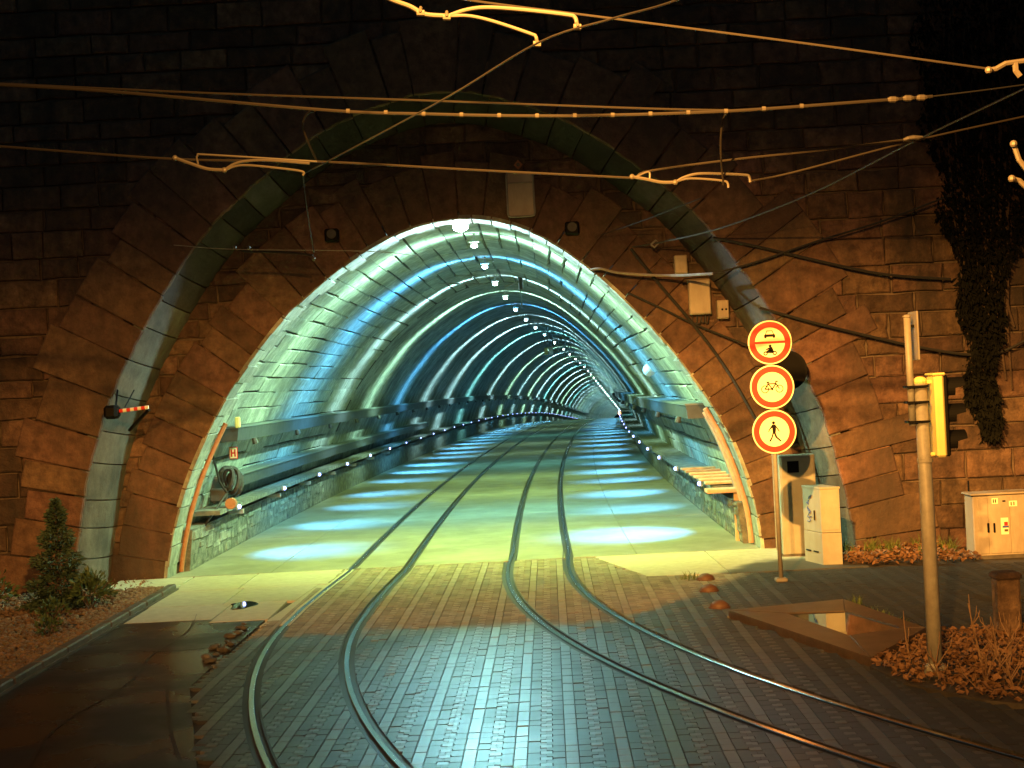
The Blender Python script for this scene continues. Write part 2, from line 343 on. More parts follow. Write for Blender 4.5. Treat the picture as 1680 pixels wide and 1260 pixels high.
# ------------------------------------------------------------------ stone walls
def poly_stone(parent, name, poly, y, depth, m, cham=.02, bulge=.01, keep=None):
    mb = MB().prism(poly, y, y+depth, cham, bulge)
    return mb
def ragged(poly, R, amt):
    out = []; n = len(poly)
    for i in range(n):
        a, b = poly[i], poly[(i+1) % n]; t = R.uniform(.3, .7); l = math.hypot(b[0]-a[0], b[1]-a[1])
        out.append(a)
        if l > .25:
            nx, nz = (b[1]-a[1])/l, -(b[0]-a[0])/l; d = -abs(R.gauss(0, amt)); out.append((a[0]+(b[0]-a[0])*t+nx*d, a[1]+(b[1]-a[1])*t+nz*d))
    return out
def make_course_blocks(x0, x1, z0, z1, hole, y, seed, hmin=.3, hmax=.5, wmin=.5, wmax=1.15):
    """stone courses round an opening; returns list of (mesh builder, centre)"""
    R = random.Random(seed); out = []; z = z0
    while z < z1:
        h = R.uniform(hmin, hmax)
        spans = [(x0, x1)]
        e = hole(z)
        if e: spans = [(x0, e[0]), (e[1], x1)]
        for a, b in spans:
            if b-a < .25: continue
            x = a
            while x < b-.05:
                wd = R.uniform(wmin, wmax)
                if b-(x+wd) < .35: wd = b-x
                j = lambda s=.012: R.uniform(-s, s)
                gp_ = .011
                poly = [(x+gp_+j(), z+gp_+j()), (x+wd-gp_+j(), z+gp_+j()), (x+wd-gp_+j(), z+h-gp_+j()), (x+gp_+j(), z+h-gp_+j())]
                poly = ragged(poly, R, .012)
                out.append((MB().prism(poly, y-R.uniform(0, .035), y+.12, R.uniform(.012, .03), R.uniform(-.012, .03)), (x+wd/2, y, z+h/2), wd*h))
                x += wd
        z += h
    return out
def place_blocks(parent, blocks, name, m, limit=300, extra='rubble_masonry'):
    def score(b):
        u, v = project(np.array(b[1])); ins = (-20 < u < 1700) and (-10 < v < 1000)
        return (1 if ins else 0)*10+b[2]
    blocks = sorted(blocks, key=score, reverse=True)
    for b in blocks[:limit]: obj(name, b[0], m, parent)
    if blocks[limit:]:
        mb = MB()
        for b in blocks[limit:]: mb.add(b[0].v, b[0].f)
        me = mesh(extra, mb); tone_islands(me, [len(b[0].f) for b in blocks[limit:]])
        obj(extra, me, m, parent, kind='stuff')
def tone_islands(me, counts):
    at_ = me.attributes.new('tone', 'FLOAT', 'FACE'); vals = np.repeat(rng.random(len(counts)), counts)
    at_.data.foreach_set('value', vals.astype(np.float32))

# outer wall
wall = thing('stone_wall', 'tall dark sandstone retaining wall around the great outer arch', 'wall', (0, YO, 0))
hole_o = lambda z: (lambda e: (OX+e[0]-.35, OX+e[1]+.35) if e else None)(OUT.half(max(z, 0)))
blk = make_course_blocks(-13.5, 12.5, -.05, 11.2, hole_o, YO, 3)
place_blocks(wall, blk, 'stone_block', M_stone, 258)
# backing behind the face: strips left, right and over the opening
bk = MB()
N_ = 60; zz = np.linspace(-.1, 11.2, N_)
for i in range(N_-1):
    e = OUT.half(max(zz[i], 0)); y0, y1 = YO+.06, YI+.6
    sp = [(-13.5, 12.5)] if not e else [(-13.5, OX+e[0]-.5), (OX+e[1]+.5, 12.5)]
    for a, b in sp:
        bk.add([(a, y0, zz[i]), (b, y0, zz[i]), (b, y0, zz[i+1]), (a, y0, zz[i+1])], [(0, 1, 2, 3)])
bk.box((-.5, YI+.8, 10.2), (26, 1.5, 2.0)); 
obj('mortar_core', bk, M_mortar, wall)
# outer arch ring stones
R = random.Random(5); a = 0.
while a < OUT.L-.1:
    l = R.uniform(.42, .75); b = min(a+l, OUT.L)
    if OUT.L-b < .25: b = OUT.L
    t = R.choice((1.0, 1.15, 1.35, 1.5)); gq = .012
    q = [OUT.p(a+gq), OUT.p((a+b)/2), OUT.p(b-gq)]
    na, nb = OUT.p(a+gq, t), OUT.p(b-gq, t)
    poly = [(x+OX, z) for x, z in (q[0], q[1], q[2], nb, na)][::-1]
    poly = [(x+R.uniform(-.012, .012), z+R.uniform(-.012, .012)) for x, z in poly]; obj('arch_stone', MB().prism(ragged(poly, R, .008), YO-.05-R.uniform(0, .03), YO+.3, .02, .004), M_vous, wall)
    a = b
# splayed reveal stones (grey dressed), front edge to recess
R = random.Random(6); a = 0.
nrm = lambda v: v.normalized()
while a < OUT.L-.1:
    b = min(a+R.uniform(.5, .72), OUT.L)
    if OUT.L-b < .3: b = OUT.L
    mb = MB(); g_ = .012; cols = 7; V = []
    for i in range(4):
        s = a+g_+(b-a-2*g_)*i/3
        for k in range(cols):
            t = k/(cols-1); y = YO-.02+t*(YI-YO+.04); r = .03-.40*t+.09*math.sin(math.pi*t)*-1
            x, z = OUT.p(s, r); V.append((x+OX, y, z))
    ed = len(V)
    for i in range(4):                      # sunk edge row for the joints
        s = a+g_*.3+(b-a-g_*.6)*i/3
    Fs = [(i*cols+k, i*cols+k+1, (i+1)*cols+k+1, (i+1)*cols+k) for i in range(3) for k in range(cols-1)]
    for i0 in (0, 3):
        o = len(V)
        for k in range(cols):
            t = k/(cols-1); y = YO-.02+t*(YI-YO+.04); r = .03-.40*t-.09*math.sin(math.pi*t)+.10
            s = a+g_ if i0 == 0 else b-g_
            x, z = OUT.p(s, r); V.append((x+OX, y, z))
        Fs += [(i0*cols+k, i0*cols+k+1, o+k+1, o+k) for k in range(cols-1)]
    o = len(V)
    for i in range(4):
        s = a+g_+(b-a-2*g_)*i/3; x, z = OUT.p(s, .2); V.append((x+OX, YO-.02, z))
    Fs += [(i*cols, (i+1)*cols, o+i+1, o+i) for i in range(3)]
    zc = OUT.p((a+b)/2)[1]+R.gauss(0, .35); mb.add(V, Fs); obj('reveal_stone', mb, M_reveal if zc < 4.6 else (M_reveal2 if zc < 6.6 else M_reveal3), wall)  # shade towards the crown is put into the stone colour by height
    a = b
mb = MB(); n = 120
V = []
for i in range(n+1):
    s = OUT.L*i/n
    for y, r in ((YO+.01, .08), (YI+.3, -.29)):
        x, z = OUT.p(s, r); V.append((x+OX, y, z))
mb.add(V, [(2*i, 2*i+1, 2*i+3, 2*i+2) for i in range(n)]); obj('reveal_mortar', mb, M_dark, wall)

# recessed portal wall
portal = thing('portal_wall', 'recessed sandstone wall with plain ring stones around the tunnel mouth', 'wall', (0, YI, 0))
hole_i = lambda z: (lambda e: (-1.03+e[0]-.3, -1.03+e[1]+.3) if e else None)(IN.half(max(z, 0)))
blk = [b for b in make_course_blocks(-8.4, 6.4, -.05, 8.6, hole_i, YI, 11, .26, .42, .35, .9)
       if (lambda e: e and e[0]-.4 < b[1][0]-OX < e[1]+.4)(OUT.half(b[1][2]-.3 if b[1][2] > .4 else 0))]
place_blocks(portal, blk, 'stone_block', M_inner, 260)
bk = MB()
for i in range(N_-1):
    if zz[i] > 9: break
    e = IN.half(max(zz[i], 0)); sp = [(-8.6, 6.8)] if not e else [(-8.6, -1.03+e[0]-.5), (-1.03+e[1]+.5, 6.8)]
    for a, b in sp: bk.add([(a, YI+.05, zz[i]), (b, YI+.05, zz[i]), (b, YI+.05, zz[i+1]), (a, YI+.05, zz[i+1])], [(0, 1, 2, 3)])
obj('mortar_core', bk, M_mortar, portal)
R = random.Random(9); a = 0.
while a < IN.L-.05:
    b = min(a+R.uniform(.36, .56), IN.L)
    if IN.L-b < .2: b = IN.L
    t = R.choice((.95, 1.05, 1.05, 1.25)); gq = .008
    q = [IN.p(a+gq, .02), IN.p((a+b)/2, .02), IN.p(b-gq, .02)]; na, nb = IN.p(a+gq, t), IN.p(b-gq, t)
    poly = [(x-1.03, z) for x, z in (q[0], q[1], q[2], nb, na)][::-1]
    poly = [(x+R.uniform(-.006, .006), z+R.uniform(-.006, .006)) for x, z in poly]; obj('arch_stone', MB().prism(ragged(poly, R, .006), YI-.05-R.uniform(0, .02), YI+.3, .014, .003), M_vous, portal)
    a = b

# ------------------------------------------------------------------ tunnel
tun = thing('tunnel', 'long arched tram tunnel with pale block lining curving gently right', 'tunnel', (-1.03, YI, 0))
nC = 50; da = IN.L/nC
rows = [YI-.06, 27.35, 28.9, 30.6, 32.4, 34.4, 36.4, 38.6, 41, 43.5, 46]
LR = .2
def lining_block(i, y0, y1, R, r0=LR):
    a0, a1 = i*da, (i+1)*da; jo = lambda j: (.014 if random.Random(j*977+int(y0*10)//5).random() < .62 else .0015); ga, gb = jo(i), jo(i+1); mb = MB(); pr = R.uniform(-.012, .012)
    A = [a0+ga, (a0+a1)/2, a1-gb]; Ys = [y0+.002, y1-.002]; V = []
    jit = [abs(R.gauss(0, .020))*(r0 > 0)*((ga > .01) if k_ % 3 == 0 else -(gb > .01)) for k_ in range(6)]
    for yi, y in enumerate(Ys):
        for ai, aa in enumerate(A): V.append(tpt(aa+(jit[yi*3+ai] if ai != 1 else 0), y, pr+r0))
    for yi, y in enumerate(Ys):
        for aa in A: V.append(tpt(aa, y, .07+r0))
    Fs = [(0, 1, 4, 3), (1, 2, 5, 4), (0, 3, 9, 6), (2, 8, 11, 5), (0, 6, 7, 1), (1, 7, 8, 2), (3, 4, 10, 9), (4, 5, 11, 10)]
    return mb.add(V, Fs)
R = random.Random(2); stuffm = MB(); cnt = []
for r in range(len(rows)-1):
    for i in range(nC):
        off = (.35 if i % 2 else 0) if 0 < r else 0
        y0 = rows[r]+((.4 if i % 2 else 0) if r > 0 else 0); y1 = rows[r+1]+(.4 if i % 2 else 0)
        mb = lining_block(i, y0, y1, R, 0. if r == 0 else LR)
        if r < 6: obj('lining_block', mb, M_lin, tun)
        else: stuffm.add(mb.v, mb.f); cnt.append(len(mb.f))
me = mesh('lining_masonry', stuffm); tone_islands(me, cnt); obj('lining_masonry', me, M_lin, tun, kind='stuff')
Ys = list(np.arange(YI+.02, 46, 1.0))+[46.2]+list(np.arange(47, 160, 1.5))+list(np.arange(162, 660, 6))
V = []; nA = 64
for y in Ys:
    for i in range(nA+1): V.append(tpt(IN.L*i/nA, y, LR+(.05 if y < 46.1 else 0.)))
Fs = [(j*(nA+1)+i, j*(nA+1)+i+1, (j+1)*(nA+1)+i+1, (j+1)*(nA+1)+i) for j in range(len(Ys)-1) for i in range(nA)]
me = mesh('lining_shell', MB().add(V, Fs), False); me.materials.append(M_shell); me.materials.append(M_dark)
for p in me.polygons:
    if p.center.y < 46: p.material_index = 1
me.shade_smooth(); obj('lining_shell', me, None, tun)
# lower rubble wall each side with its ledge
def offx(Y, o): return clx(Y)+o
def sweep(prof, y0, y1, step, side=1):
    """profile of (offset, height) swept along the tunnel"""
    ys = [y0]
    while ys[-1] < y1-.01: ys.append(min(ys[-1]+step*(1 if ys[-1] < 100 else 4), y1))
    n = len(prof); V = []
    for y in ys:
        for o, z in prof: V.append((offx(y, o*side), y, clz(y)+z))
    Fs = [(j*n+k, j*n+(k+1) % n, (j+1)*n+(k+1) % n, (j+1)*n+k) for j in range(len(ys)-1) for k in range(n)]
    Fs += [tuple(range(n)), tuple((len(ys)-1)*n+k for k in range(n))]
    return MB().add(V, Fs)
for s in (-1, 1):
    lw = obj('lower_wall', sweep([(5.6, -.1), (5.24, -.1), (5.14, .78), (5.6, .78)], 27.6, 330, 2.5, s), M_rubble, tun)
    obj('ledge', sweep([(5.6, .95), (4.82, .95), (4.82, 1.04), (5.6, 1.04)], 28.6, 330, 2.5, s), M_rubble, tun)
    R = random.Random(31+s); y = 27.7                        # rubble stones facing the lower wall, near stretch
    while y < 44:
        z = .0
        while z < .74:
            h = R.uniform(.16, .34); l = R.uniform(.3, .7)
            if z+h > .76: h = .77-z
            if h > .06:
                o0 = 5.24-.10*z/.78
                x = offx(y+l/2, s*(o0+.03)); mb = MB().box((x, y+l/2, z+h/2), (.1+R.uniform(0, .05), l-.03, h-.03), rz=-.03, bev=.03)
                obj('rubble_stone', mb, M_rubble, tun)
            z += h
        y += R.uniform(.45, .7)
# far end
mb = MB(); y = 655; mb.add([tpt(IN.L*i/24, y) for i in range(25)], [tuple(range(25))]); obj('end_wall', mb, M_black, tun)

# ------------------------------------------------------------------ road in the tunnel
V = []; ys = list(np.arange(25.6, 80, 2.))+list(np.arange(80, 660, 5))
for y in ys:
    for o in (-5.6, 5.6): V.append((offx(y, o), y, clz(y)-.055))
road = obj('road', MB().add(V, [(2*i, 2*i+1, 2*i+3, 2*i+2) for i in range(len(ys)-1)]), M_bed, kind='structure')
V = []; ys = [88.]+list(np.arange(90, 660, 5))
for y in ys:
    for o in (-5.5, 5.5): V.append((offx(y, o), y, clz(y)))
obj('road_surface', MB().add(V, [(2*i, 2*i+1, 2*i+3, 2*i+2) for i in range(len(ys)-1)]), M_road, road)
TL, TR = -1.53, 1.40                                   # track centre offsets
colsx = [(-5.4, -3.55, 3.4), (-3.54, TL-.60, 4.2), (TL-.44, TL+.44, 5.2), (TL+.60, TR-.60, 5.2), (TR-.44, TR+.44, 5.2), (TR+.60, 3.15, 4.2), (3.16, 5.4, 3.8)]
R = random.Random(21)
for ci, (o0, o1, ln) in enumerate(colsx):
    y = 26.72
    while y < 88:
        l = ln*R.uniform(.85, 1.15); y2 = min(y+l, 88)
        poly = [(offx(y+.006, o0), y+.006), (offx(y+.006, o1), y+.006), (offx(y2-.006, o1), y2-.006), (offx(y2-.006, o0), y2-.006)]
        obj('concrete_slab', MB().hprism(poly, R.uniform(-.002, .002), -.05, .005), M_road, road)
        y = y2

# ------------------------------------------------------------------ tram tracks
def track_line(side):
    pts = []
    if side == 'L':
        C = Vector((-2.82+27, 20.3)); Rr = 27
        pre = [(offx(y, TL), y) for y in list(np.arange(330, 88, -6.))+list(np.arange(88, 28, -2.))]+[(-2.58, 26.2), (-2.70, 24.2), (-2.79, 22.2)]
    else:
        C = Vector((.29+30, 25.0)); Rr = 30
        pre = [(offx(y, TR), y) for y in list(np.arange(330, 88, -6.))+list(np.arange(88, 27.5, -2.))]+[(.31, 26.3)]
    pre += [(C.x-Rr*math.cos(t), C.y-Rr*math.sin(t)) for t in np.arange(0, 1.25, .022)]
    return np.array(pre)
TRK = {}
def offset_line(P, o):
    t = np.gradient(P, axis=0); t /= np.hypot(*t.T)[:, None]
    return P+np.c_[-t[:, 1], t[:, 0]]*o
def rail_sweep(P, prof):
    t = np.gradient(P, axis=0); t /= np.hypot(*t.T)[:, None]; nn = np.c_[-t[:, 1], t[:, 0]]; n = len(prof); V = []
    for (x, y), q in zip(P, nn):
        for o, z in prof: V.append((x+q[0]*o, y+q[1]*o, clz(y)+z))
    return MB().add(V, [(j*n+k, j*n+(k+1) % n, (j+1)*n+(k+1) % n, (j+1)*n+k) for j in range(len(P)-1) for k in range(n)]+[tuple(range(n))])
RAILS = []
for side, lab in (('L', 'tram track bending close past the wet asphalt, nearer the dark conifer'), ('R', 'tram track sweeping right towards the traffic light pole')):
    P = track_line(side); tr = thing('tram_track', lab, 'tram track', (P[-60][0], P[-60][1], 0), 'tram tracks')
    for s in (1, -1):
        Q = offset_line(P, .53*s); RAILS.append(Q)
        hd = rail_sweep(Q, [(-.030, -.05), (-.030, .002), (-.024, .006), (.024, .006), (.030, .002), (.030, -.05)])
        ro = obj('rail', hd, M_steel, tr)
        gl = rail_sweep(Q, [(-s*.078, -.05), (-s*.078, .003), (-s*.10, .003), (-s*.10, -.05)])
        obj('guard_lip', gl, M_railside, ro)
        if True:
            obj('rail_bed', rail_sweep(Q, [(-.17, -.05), (-.17, -.022), (.17, -.022), (.17, -.05)]), M_railside, tr)
RP = np.concatenate([q[(q[:, 1] < 30) & (q[:, 1] > 8)] for q in RAILS])
# densify for distance tests
def near_rail(pts):
    m = np.full(len(pts), 9.)
    for q in RAILS:
        q = q[(q[:, 1] < 32)]
        for i in range(len(q)-1):
            a, b = q[i], q[i+1]; d = b-a; t = np.clip(((pts-a)@d)/(d@d), 0, 1); m = np.minimum(m, np.hypot(*(pts-a-t[:, None]*d).T))
    return m
def inpoly(pts, poly):
    x, y = pts.T; c = np.zeros(len(pts), bool); n = len(poly)
    for i in range(n):
        x1, y1 = poly[i]; x2, y2 = poly[(i+1) % n]
        cnd = ((y1 > y) != (y2 > y)) & (x < (x2-x1)*(y-y1)/((y2-y1) or 1e-9)+x1); c ^= cnd
    return c

# ------------------------------------------------------------------ block paving
PAVE = [(-2.6, 8.5), (9.0, 8.5), (9.5, 13.0), (6.2, 13.2), (4.5, 13.4), (3.9, 14.4), (3.65, 15.7), (2.66, 19.4), (4.4, 20.0), (4.9, 17.5), (9.5, 17.5), (9.5, 23.2), (5.3, 23.4), (4.3, 23.45), (3.35, 23.55), (2.02, 23.68), (1.42, 26.2), (1.30, 26.68), (-3.2, 26.68), (-3.6, 21), (-3.75, 18.0), (-3.75, 16.4), (-2.8, 12.5)]
pv = obj('paving', MB().hprism([(-6, 8.5), (12, 8.5), (12, 26.6), (-6, 26.6)], -.035, -.055), M_bed, kind='structure')
ca, sa = math.cos(.024), math.sin(.024)
def loc2w(u, v): return (u*ca+v*sa, -u*sa+v*ca)
PER, ROWL = .445, .205
shapes = []
g_ = .004
def T(sgn, base_x):     # T paver: base column with a stub towards the middle column
    b0, b1 = base_x, base_x+sgn*.112; st = base_x+sgn*(.112+.052)
    P = [(b0+sgn*g_, g_), (b1-sgn*g_, g_), (b1-sgn*g_, .052), (st, .052), (st, .152), (b1-sgn*g_, .152), (b1-sgn*g_, ROWL-g_), (b0+sgn*g_, ROWL-g_)]
    return P if sgn > 0 else P[::-1]
shapes.append(('A', [(g_, g_), (.115-g_, g_), (.115-g_, ROWL-g_), (g_, ROWL-g_)]))
shapes.append(('B', T(1, .115)))
shapes.append(('B', T(-1, PER)))
shapes.append(('A', [(.229, .156), (.331, .156), (.331, ROWL+.048), (.229, ROWL+.048)]))
iu = np.arange(int(-9/PER), int(12/PER)); iv = np.arange(int(7/ROWL), int(28/ROWL))
GU, GV = np.meshgrid(iu, iv); GU = GU.ravel()*PER; GV = GV.ravel()*ROWL
cand = []; edge_ = []
for si, (k, P) in enumerate(shapes):
    cu, cv = np.mean([p[0] for p in P]), np.mean([p[1] for p in P]); U = GU+cu; Vv = GV+cv
    W = np.c_[U*ca+Vv*sa, -U*sa+Vv*ca]; ok = inpoly(W, PAVE); nr_ = near_rail(W)
    for x, y, q in zip(W[ok, 0], W[ok, 1], nr_[ok]): (cand if q > .30 else edge_).append((si, x, y, cu, cv))
pm = []
for si, (k, P) in enumerate(shapes):
    cu, cv = np.mean([p[0] for p in P]), np.mean([p[1] for p in P])
    pm.append((MB().hprism([(u-cu, v-cv) for u, v in P], 0., -.035, .0022), M_paveA if k == 'A' else M_paveB))
meshes = []
for mb, m in pm:
    me = mesh('paver', mb); me.materials.append(m); meshes.append(me)
def vis(c):
    u, v = project(np.array((c[1], c[2], 0.))); return 0 < u < 1680 and v < 1262
cand.sort(key=lambda c: (not vis(c), c[2]))
R = random.Random(4)
for c in cand[:290]:
    o = bpy.data.objects.new('paver', meshes[c[0]]); COL.objects.link(o); o.parent = pv
    o.location = (c[1], c[2], R.gauss(0, .0022)); o.rotation_euler = (R.gauss(0, .004), R.gauss(0, .004), -.024+R.gauss(0, .004))
for kind, m in (('A', M_paveA), ('B', M_paveB)):
    VV = []; FF = []; cn = []; off = 0
    for c in cand[290:]:
        if shapes[c[0]][0] != kind: continue
        mb = pm[c[0]][0]; zt = R.gauss(0, .0022); tx, ty = R.gauss(0, .005), R.gauss(0, .005)
        for x, y, z in mb.v: VV.append((c[1]+x*ca+y*sa, c[2]-x*sa+y*ca, z+zt+x*tx+y*ty))
        FF += [tuple(i+off for i in f) for f in mb.f]; cn.append(len(mb.f)); off += len(mb.v)
    me = bpy.data.meshes.new('paver_field'); me.from_pydata(VV, [], FF); tone_islands(me, cn)
    obj('paver_field', me, m, pv, kind='stuff')

def rail_frame(q, p):
    best = None
    for i in range(len(q)-1):
        a, b = q[i], q[i+1]; d = b-a; t = min(1, max(0, float((p-a)@d/(d@d)))); c = a+t*d; e = float(np.hypot(*(p-c)))
        if best is None or e < best[0]:
            n = np.array((-d[1], d[0]))/np.hypot(*d); best = (e, c, n)
    return best
def clip(poly, c, n, off):
    out = []
    for i in range(len(poly)):
        p, q = poly[i], poly[(i+1) % len(poly)]; a, b = (p-c)@n-off, (q-c)@n-off
        if a >= 0: out.append(p)
        if (a >= 0) != (b >= 0): out.append(p+(q-p)*(a/(a-b)))
    return out
RN = [q[(q[:, 1] < 32)] for q in RAILS]
for kind, m in (('A', M_paveA), ('B', M_paveB)):
    fm = MB(); cn = []
    for c in edge_:
        if shapes[c[0]][0] != kind: continue
        pieces = [[np.array((c[1]+(u-c[3])*ca+(v-c[4])*sa, c[2]-(u-c[3])*sa+(v-c[4])*ca)) for u, v in shapes[c[0]][1]]]
        for q in RN:
            e = rail_frame(q, np.array((c[1], c[2])))
            if e[0] > .32: continue
            pieces = [p for P in pieces for p in (clip(P, e[1], e[2], .095), clip(P, e[1], -e[2], .095)) if len(p) > 2]
        for P in pieces:
            P = [tuple(p) for p in P]; A_ = .5*abs(sum(P[i][0]*P[(i+1) % len(P)][1]-P[(i+1) % len(P)][0]*P[i][1] for i in range(len(P))))
            if A_ < .0012: continue
            k0 = len(fm.f); fm.hprism(P, R.gauss(0, .002), -.035, .003); cn.append(len(fm.f)-k0)
    me = mesh('paver_edging', fm); tone_islands(me, cn); obj('paver_edging', me, m, pv, kind='stuff')

# asphalt, apron slabs, kerb, gravel
asph = obj('asphalt', MB().hprism([(-6.0, 7), (-2.55, 7), (-2.62, 8.5), (-2.85, 12.5), (-3.78, 16.4), (-3.78, 18.0), (-3.72, 21.6), (-5.85, 22.4)], -.004, -.05), M_asph, kind='structure')
M_patch = mat('asphalt_patch', (.012, .0115, .011), .38, (.024, .022, .02), 20, bump=.003, bscale=70)
R = random.Random(77)
k = MB()
for pts in (((-4.05, 16.4), (-3.75, 15.3), (-3.4, 14.0), (-3.0, 12.6)), ((-5.9, 18.9), (-5.2, 19.05), (-4.6, 18.85), (-3.9, 19.0)), ((-4.9, 22.0), (-4.7, 20.4), (-4.75, 18.6), (-4.6, 16.8), (-4.7, 14.6), (-4.4, 12.5))):
    P = catmull([(x+R.uniform(-.03, .03), y, -.003) for x, y in pts], 6); w2 = .018
    for a_, b_ in zip(P[:-1], P[1:]):
        d = (b_-a_).normalized(); n_ = Vector((-d.y, d.x, 0))*w2; k.add([a_-n_, b_-n_, b_+n_+Vector((0, 0, .003)), a_+n_+Vector((0, 0, .003))], [(0, 1, 2, 3)])
obj('tar_seam', k, M_patch, asph)
road2 = obj('street', MB().hprism([(-6, -30), (14, -30), (14, 8.5), (-6, 8.5)], -.01, -.05), M_asph, kind='structure')
apr = obj('apron', MB().hprism([(-6.5, 20), (-3.4, 20), (-3.0, 26.7), (-7.4, 26.7)], -.036, -.05), M_bed, kind='structure')
R = random.Random(8)
for x0, x1, y0, y1 in ((-5.86, -4.55, 21.4, 22.9), (-4.54, -3.68, 21.1, 22.9), (-5.9, -4.7, 22.92, 24.7), (-4.69, -3.55, 22.92, 24.7), (-5.95, -4.8, 24.72, 26.7), (-4.79, -3.28, 24.72, 26.7), (-7.3, -5.97, 25.0, 26.66)):
    xr = min(x1, -3.3) if x1 > -4 else x1
    obj('concrete_slab', MB().hprism([(x0+.008, y0+.008), (xr-.008, y0+.008), (xr-.008+(.12 if x1 > -4 and y0 > 22 else 0), y1-.008), (x0+.008, y1-.008)], R.uniform(-.002, .003), -.04, .006), M_apron, apr)
obj('edge_strip', MB().hprism([(-3.72, 20.6), (-2.8, 20.6), (-2.6, 26.68), (-3.32, 26.68)], -.010, -.05), M_apron, apr)
ap2 = [[(1.42, 26.25), (2.04, 23.7), (3.35, 23.57), (3.35, 26.68), (1.36, 26.68)], [(3.37, 23.56), (5.6, 23.6), (5.6, 26.68), (3.37, 26.68)]]
for p in ap2: obj('concrete_slab', MB().hprism(p, .002, -.04, .006), M_apron, apr)
kb = obj('kerb', MB().hprism([(-6.16, 6), (-5.99, 6), (-5.86, 25), (-6.03, 25)], .02, -.05), M_kerb, kind='structure')
R = random.Random(12); y = 9.
while y < 25:
    l = min(.98, 25-y); x = -6.06+(y+l/2-9)*.006
    obj('kerb_stone', MB().box((x, y+l/2, .04), (.15, l-.015, .12), rz=-.006+R.gauss(0, .006), bev=.018), M_kerb, kb); y += 1.
# gravel bed
gm = MB(); gm.hprism([(-14, 8), (-6.14, 8), (-6.0, 25.0), (-14, 25.3)], .02, -.05); obj('planting_bed', gm, M_ground, kind='structure')
VV = []; FF = []; cn = []
R = random.Random(13); base = MB().ball((0, 0, 0), 1, 5, 3)
for i in range(9000):
    x, y = -6.15-abs(R.random()**1.4)*3.6, R.uniform(13.5, 25.1); r = R.uniform(.02, .055); o = len(VV); an = R.uniform(0, 6.3); k1, k2 = R.uniform(.6, 1.2), R.uniform(.35, .8)
    c2, s2 = math.cos(an), math.sin(an)
    for px, py, pz in base.v:
        qx, qy = px*r, py*r*k1; VV.append((x+qx*c2-qy*s2, y+qx*s2+qy*c2, .03+pz*r*k2+r*.3))
    FF += [tuple(j+o for j in f) for f in base.f]; cn.append(len(base.f))
me = bpy.data.meshes.new('gravel'); me.from_pydata(VV, [], FF); tone_islands(me, cn); obj('gravel', me, M_gravel, kind='stuff')

# ------------------------------------------------------------------ tunnel lamps
def band_light(loc, energy, c1, c2, sig, broad, hd, parent, name='lamp_light', upmin=.035):
    o = lamp(name, 'POINT', loc, energy, (1, 1, 1), parent, (0, 0, hd), .06); l = o.data; l.use_nodes = True
    N = l.node_tree.nodes; L = l.node_tree.links; em = N['Emission']
    tc = N.new('ShaderNodeTexCoord'); sp = N.new('ShaderNodeSeparateXYZ'); L.new(tc.outputs['Normal'], sp.inputs[0])
    def mth(op, a, b=None, c=None):
        n = N.new('ShaderNodeMath'); n.operation = op
        for i, v in enumerate((a, b, c)):
            if v is None: continue
            if isinstance(v, (int, float)): n.inputs[i].default_value = v
            else: L.new(v, n.inputs[i])
        return n.outputs[0]
    y2 = mth('POWER', mth('ABSOLUTE', mth('DIVIDE', sp.outputs['Y'], sig)), 2.)
    ex = mth('EXPONENT', mth('MULTIPLY', y2, -1.))
    def up(v0, v1, a, b):
        n = N.new('ShaderNodeMapRange'); n.interpolation_type = 'SMOOTHSTEP'; n.inputs[1].default_value = v0; n.inputs[2].default_value = v1; n.inputs[3].default_value = a; n.inputs[4].default_value = b
        L.new(sp.outputs['Z'], n.inputs[0]); return n.outputs[0]
    side = up(.55, -.55, upmin, 1.); dn2 = up(-.62, -.80, 1., .03); dn = up(-.2, -.9, 0., 1.)
    A = mth('MULTIPLY', mth('MULTIPLY', ex, side), dn2); ex2 = mth('EXPONENT', mth('MULTIPLY', mth('POWER', mth('ABSOLUTE', mth('DIVIDE', sp.outputs['Y'], .55)), 2.), -1.)); B = mth('MULTIPLY', mth('MULTIPLY', dn, ex2), broad)
    cr = N.new('ShaderNodeCombineXYZ')
    for i in range(3): L.new(mth('ADD', mth('MULTIPLY', A, c1[i]), mth('MULTIPLY', B, c2[i])), cr.inputs[i])
    L.new(cr.outputs[0], em.inputs['Color']); em.inputs['Strength'].default_value = 1.
    return o
WHT, GRN, BLU, TEA = (.50, .92, 1.), (.50, 1., .70), (.10, .48, 1.), (.28, .92, .95)
OLV = (.56, .95, .16); CYN = (.26, .85, .55)
LY = [31.3, 37.0, 43.4, 50.6, 59, 68.7, 79, 90.7, 106, 122]
y = 122.
while y < 640:
    y += 13 if y < 330 else 24; LY.append(y)
LC = [GRN, BLU, WHT, GRN, BLU, WHT, WHT, TEA, WHT, GRN]
glowm = {}
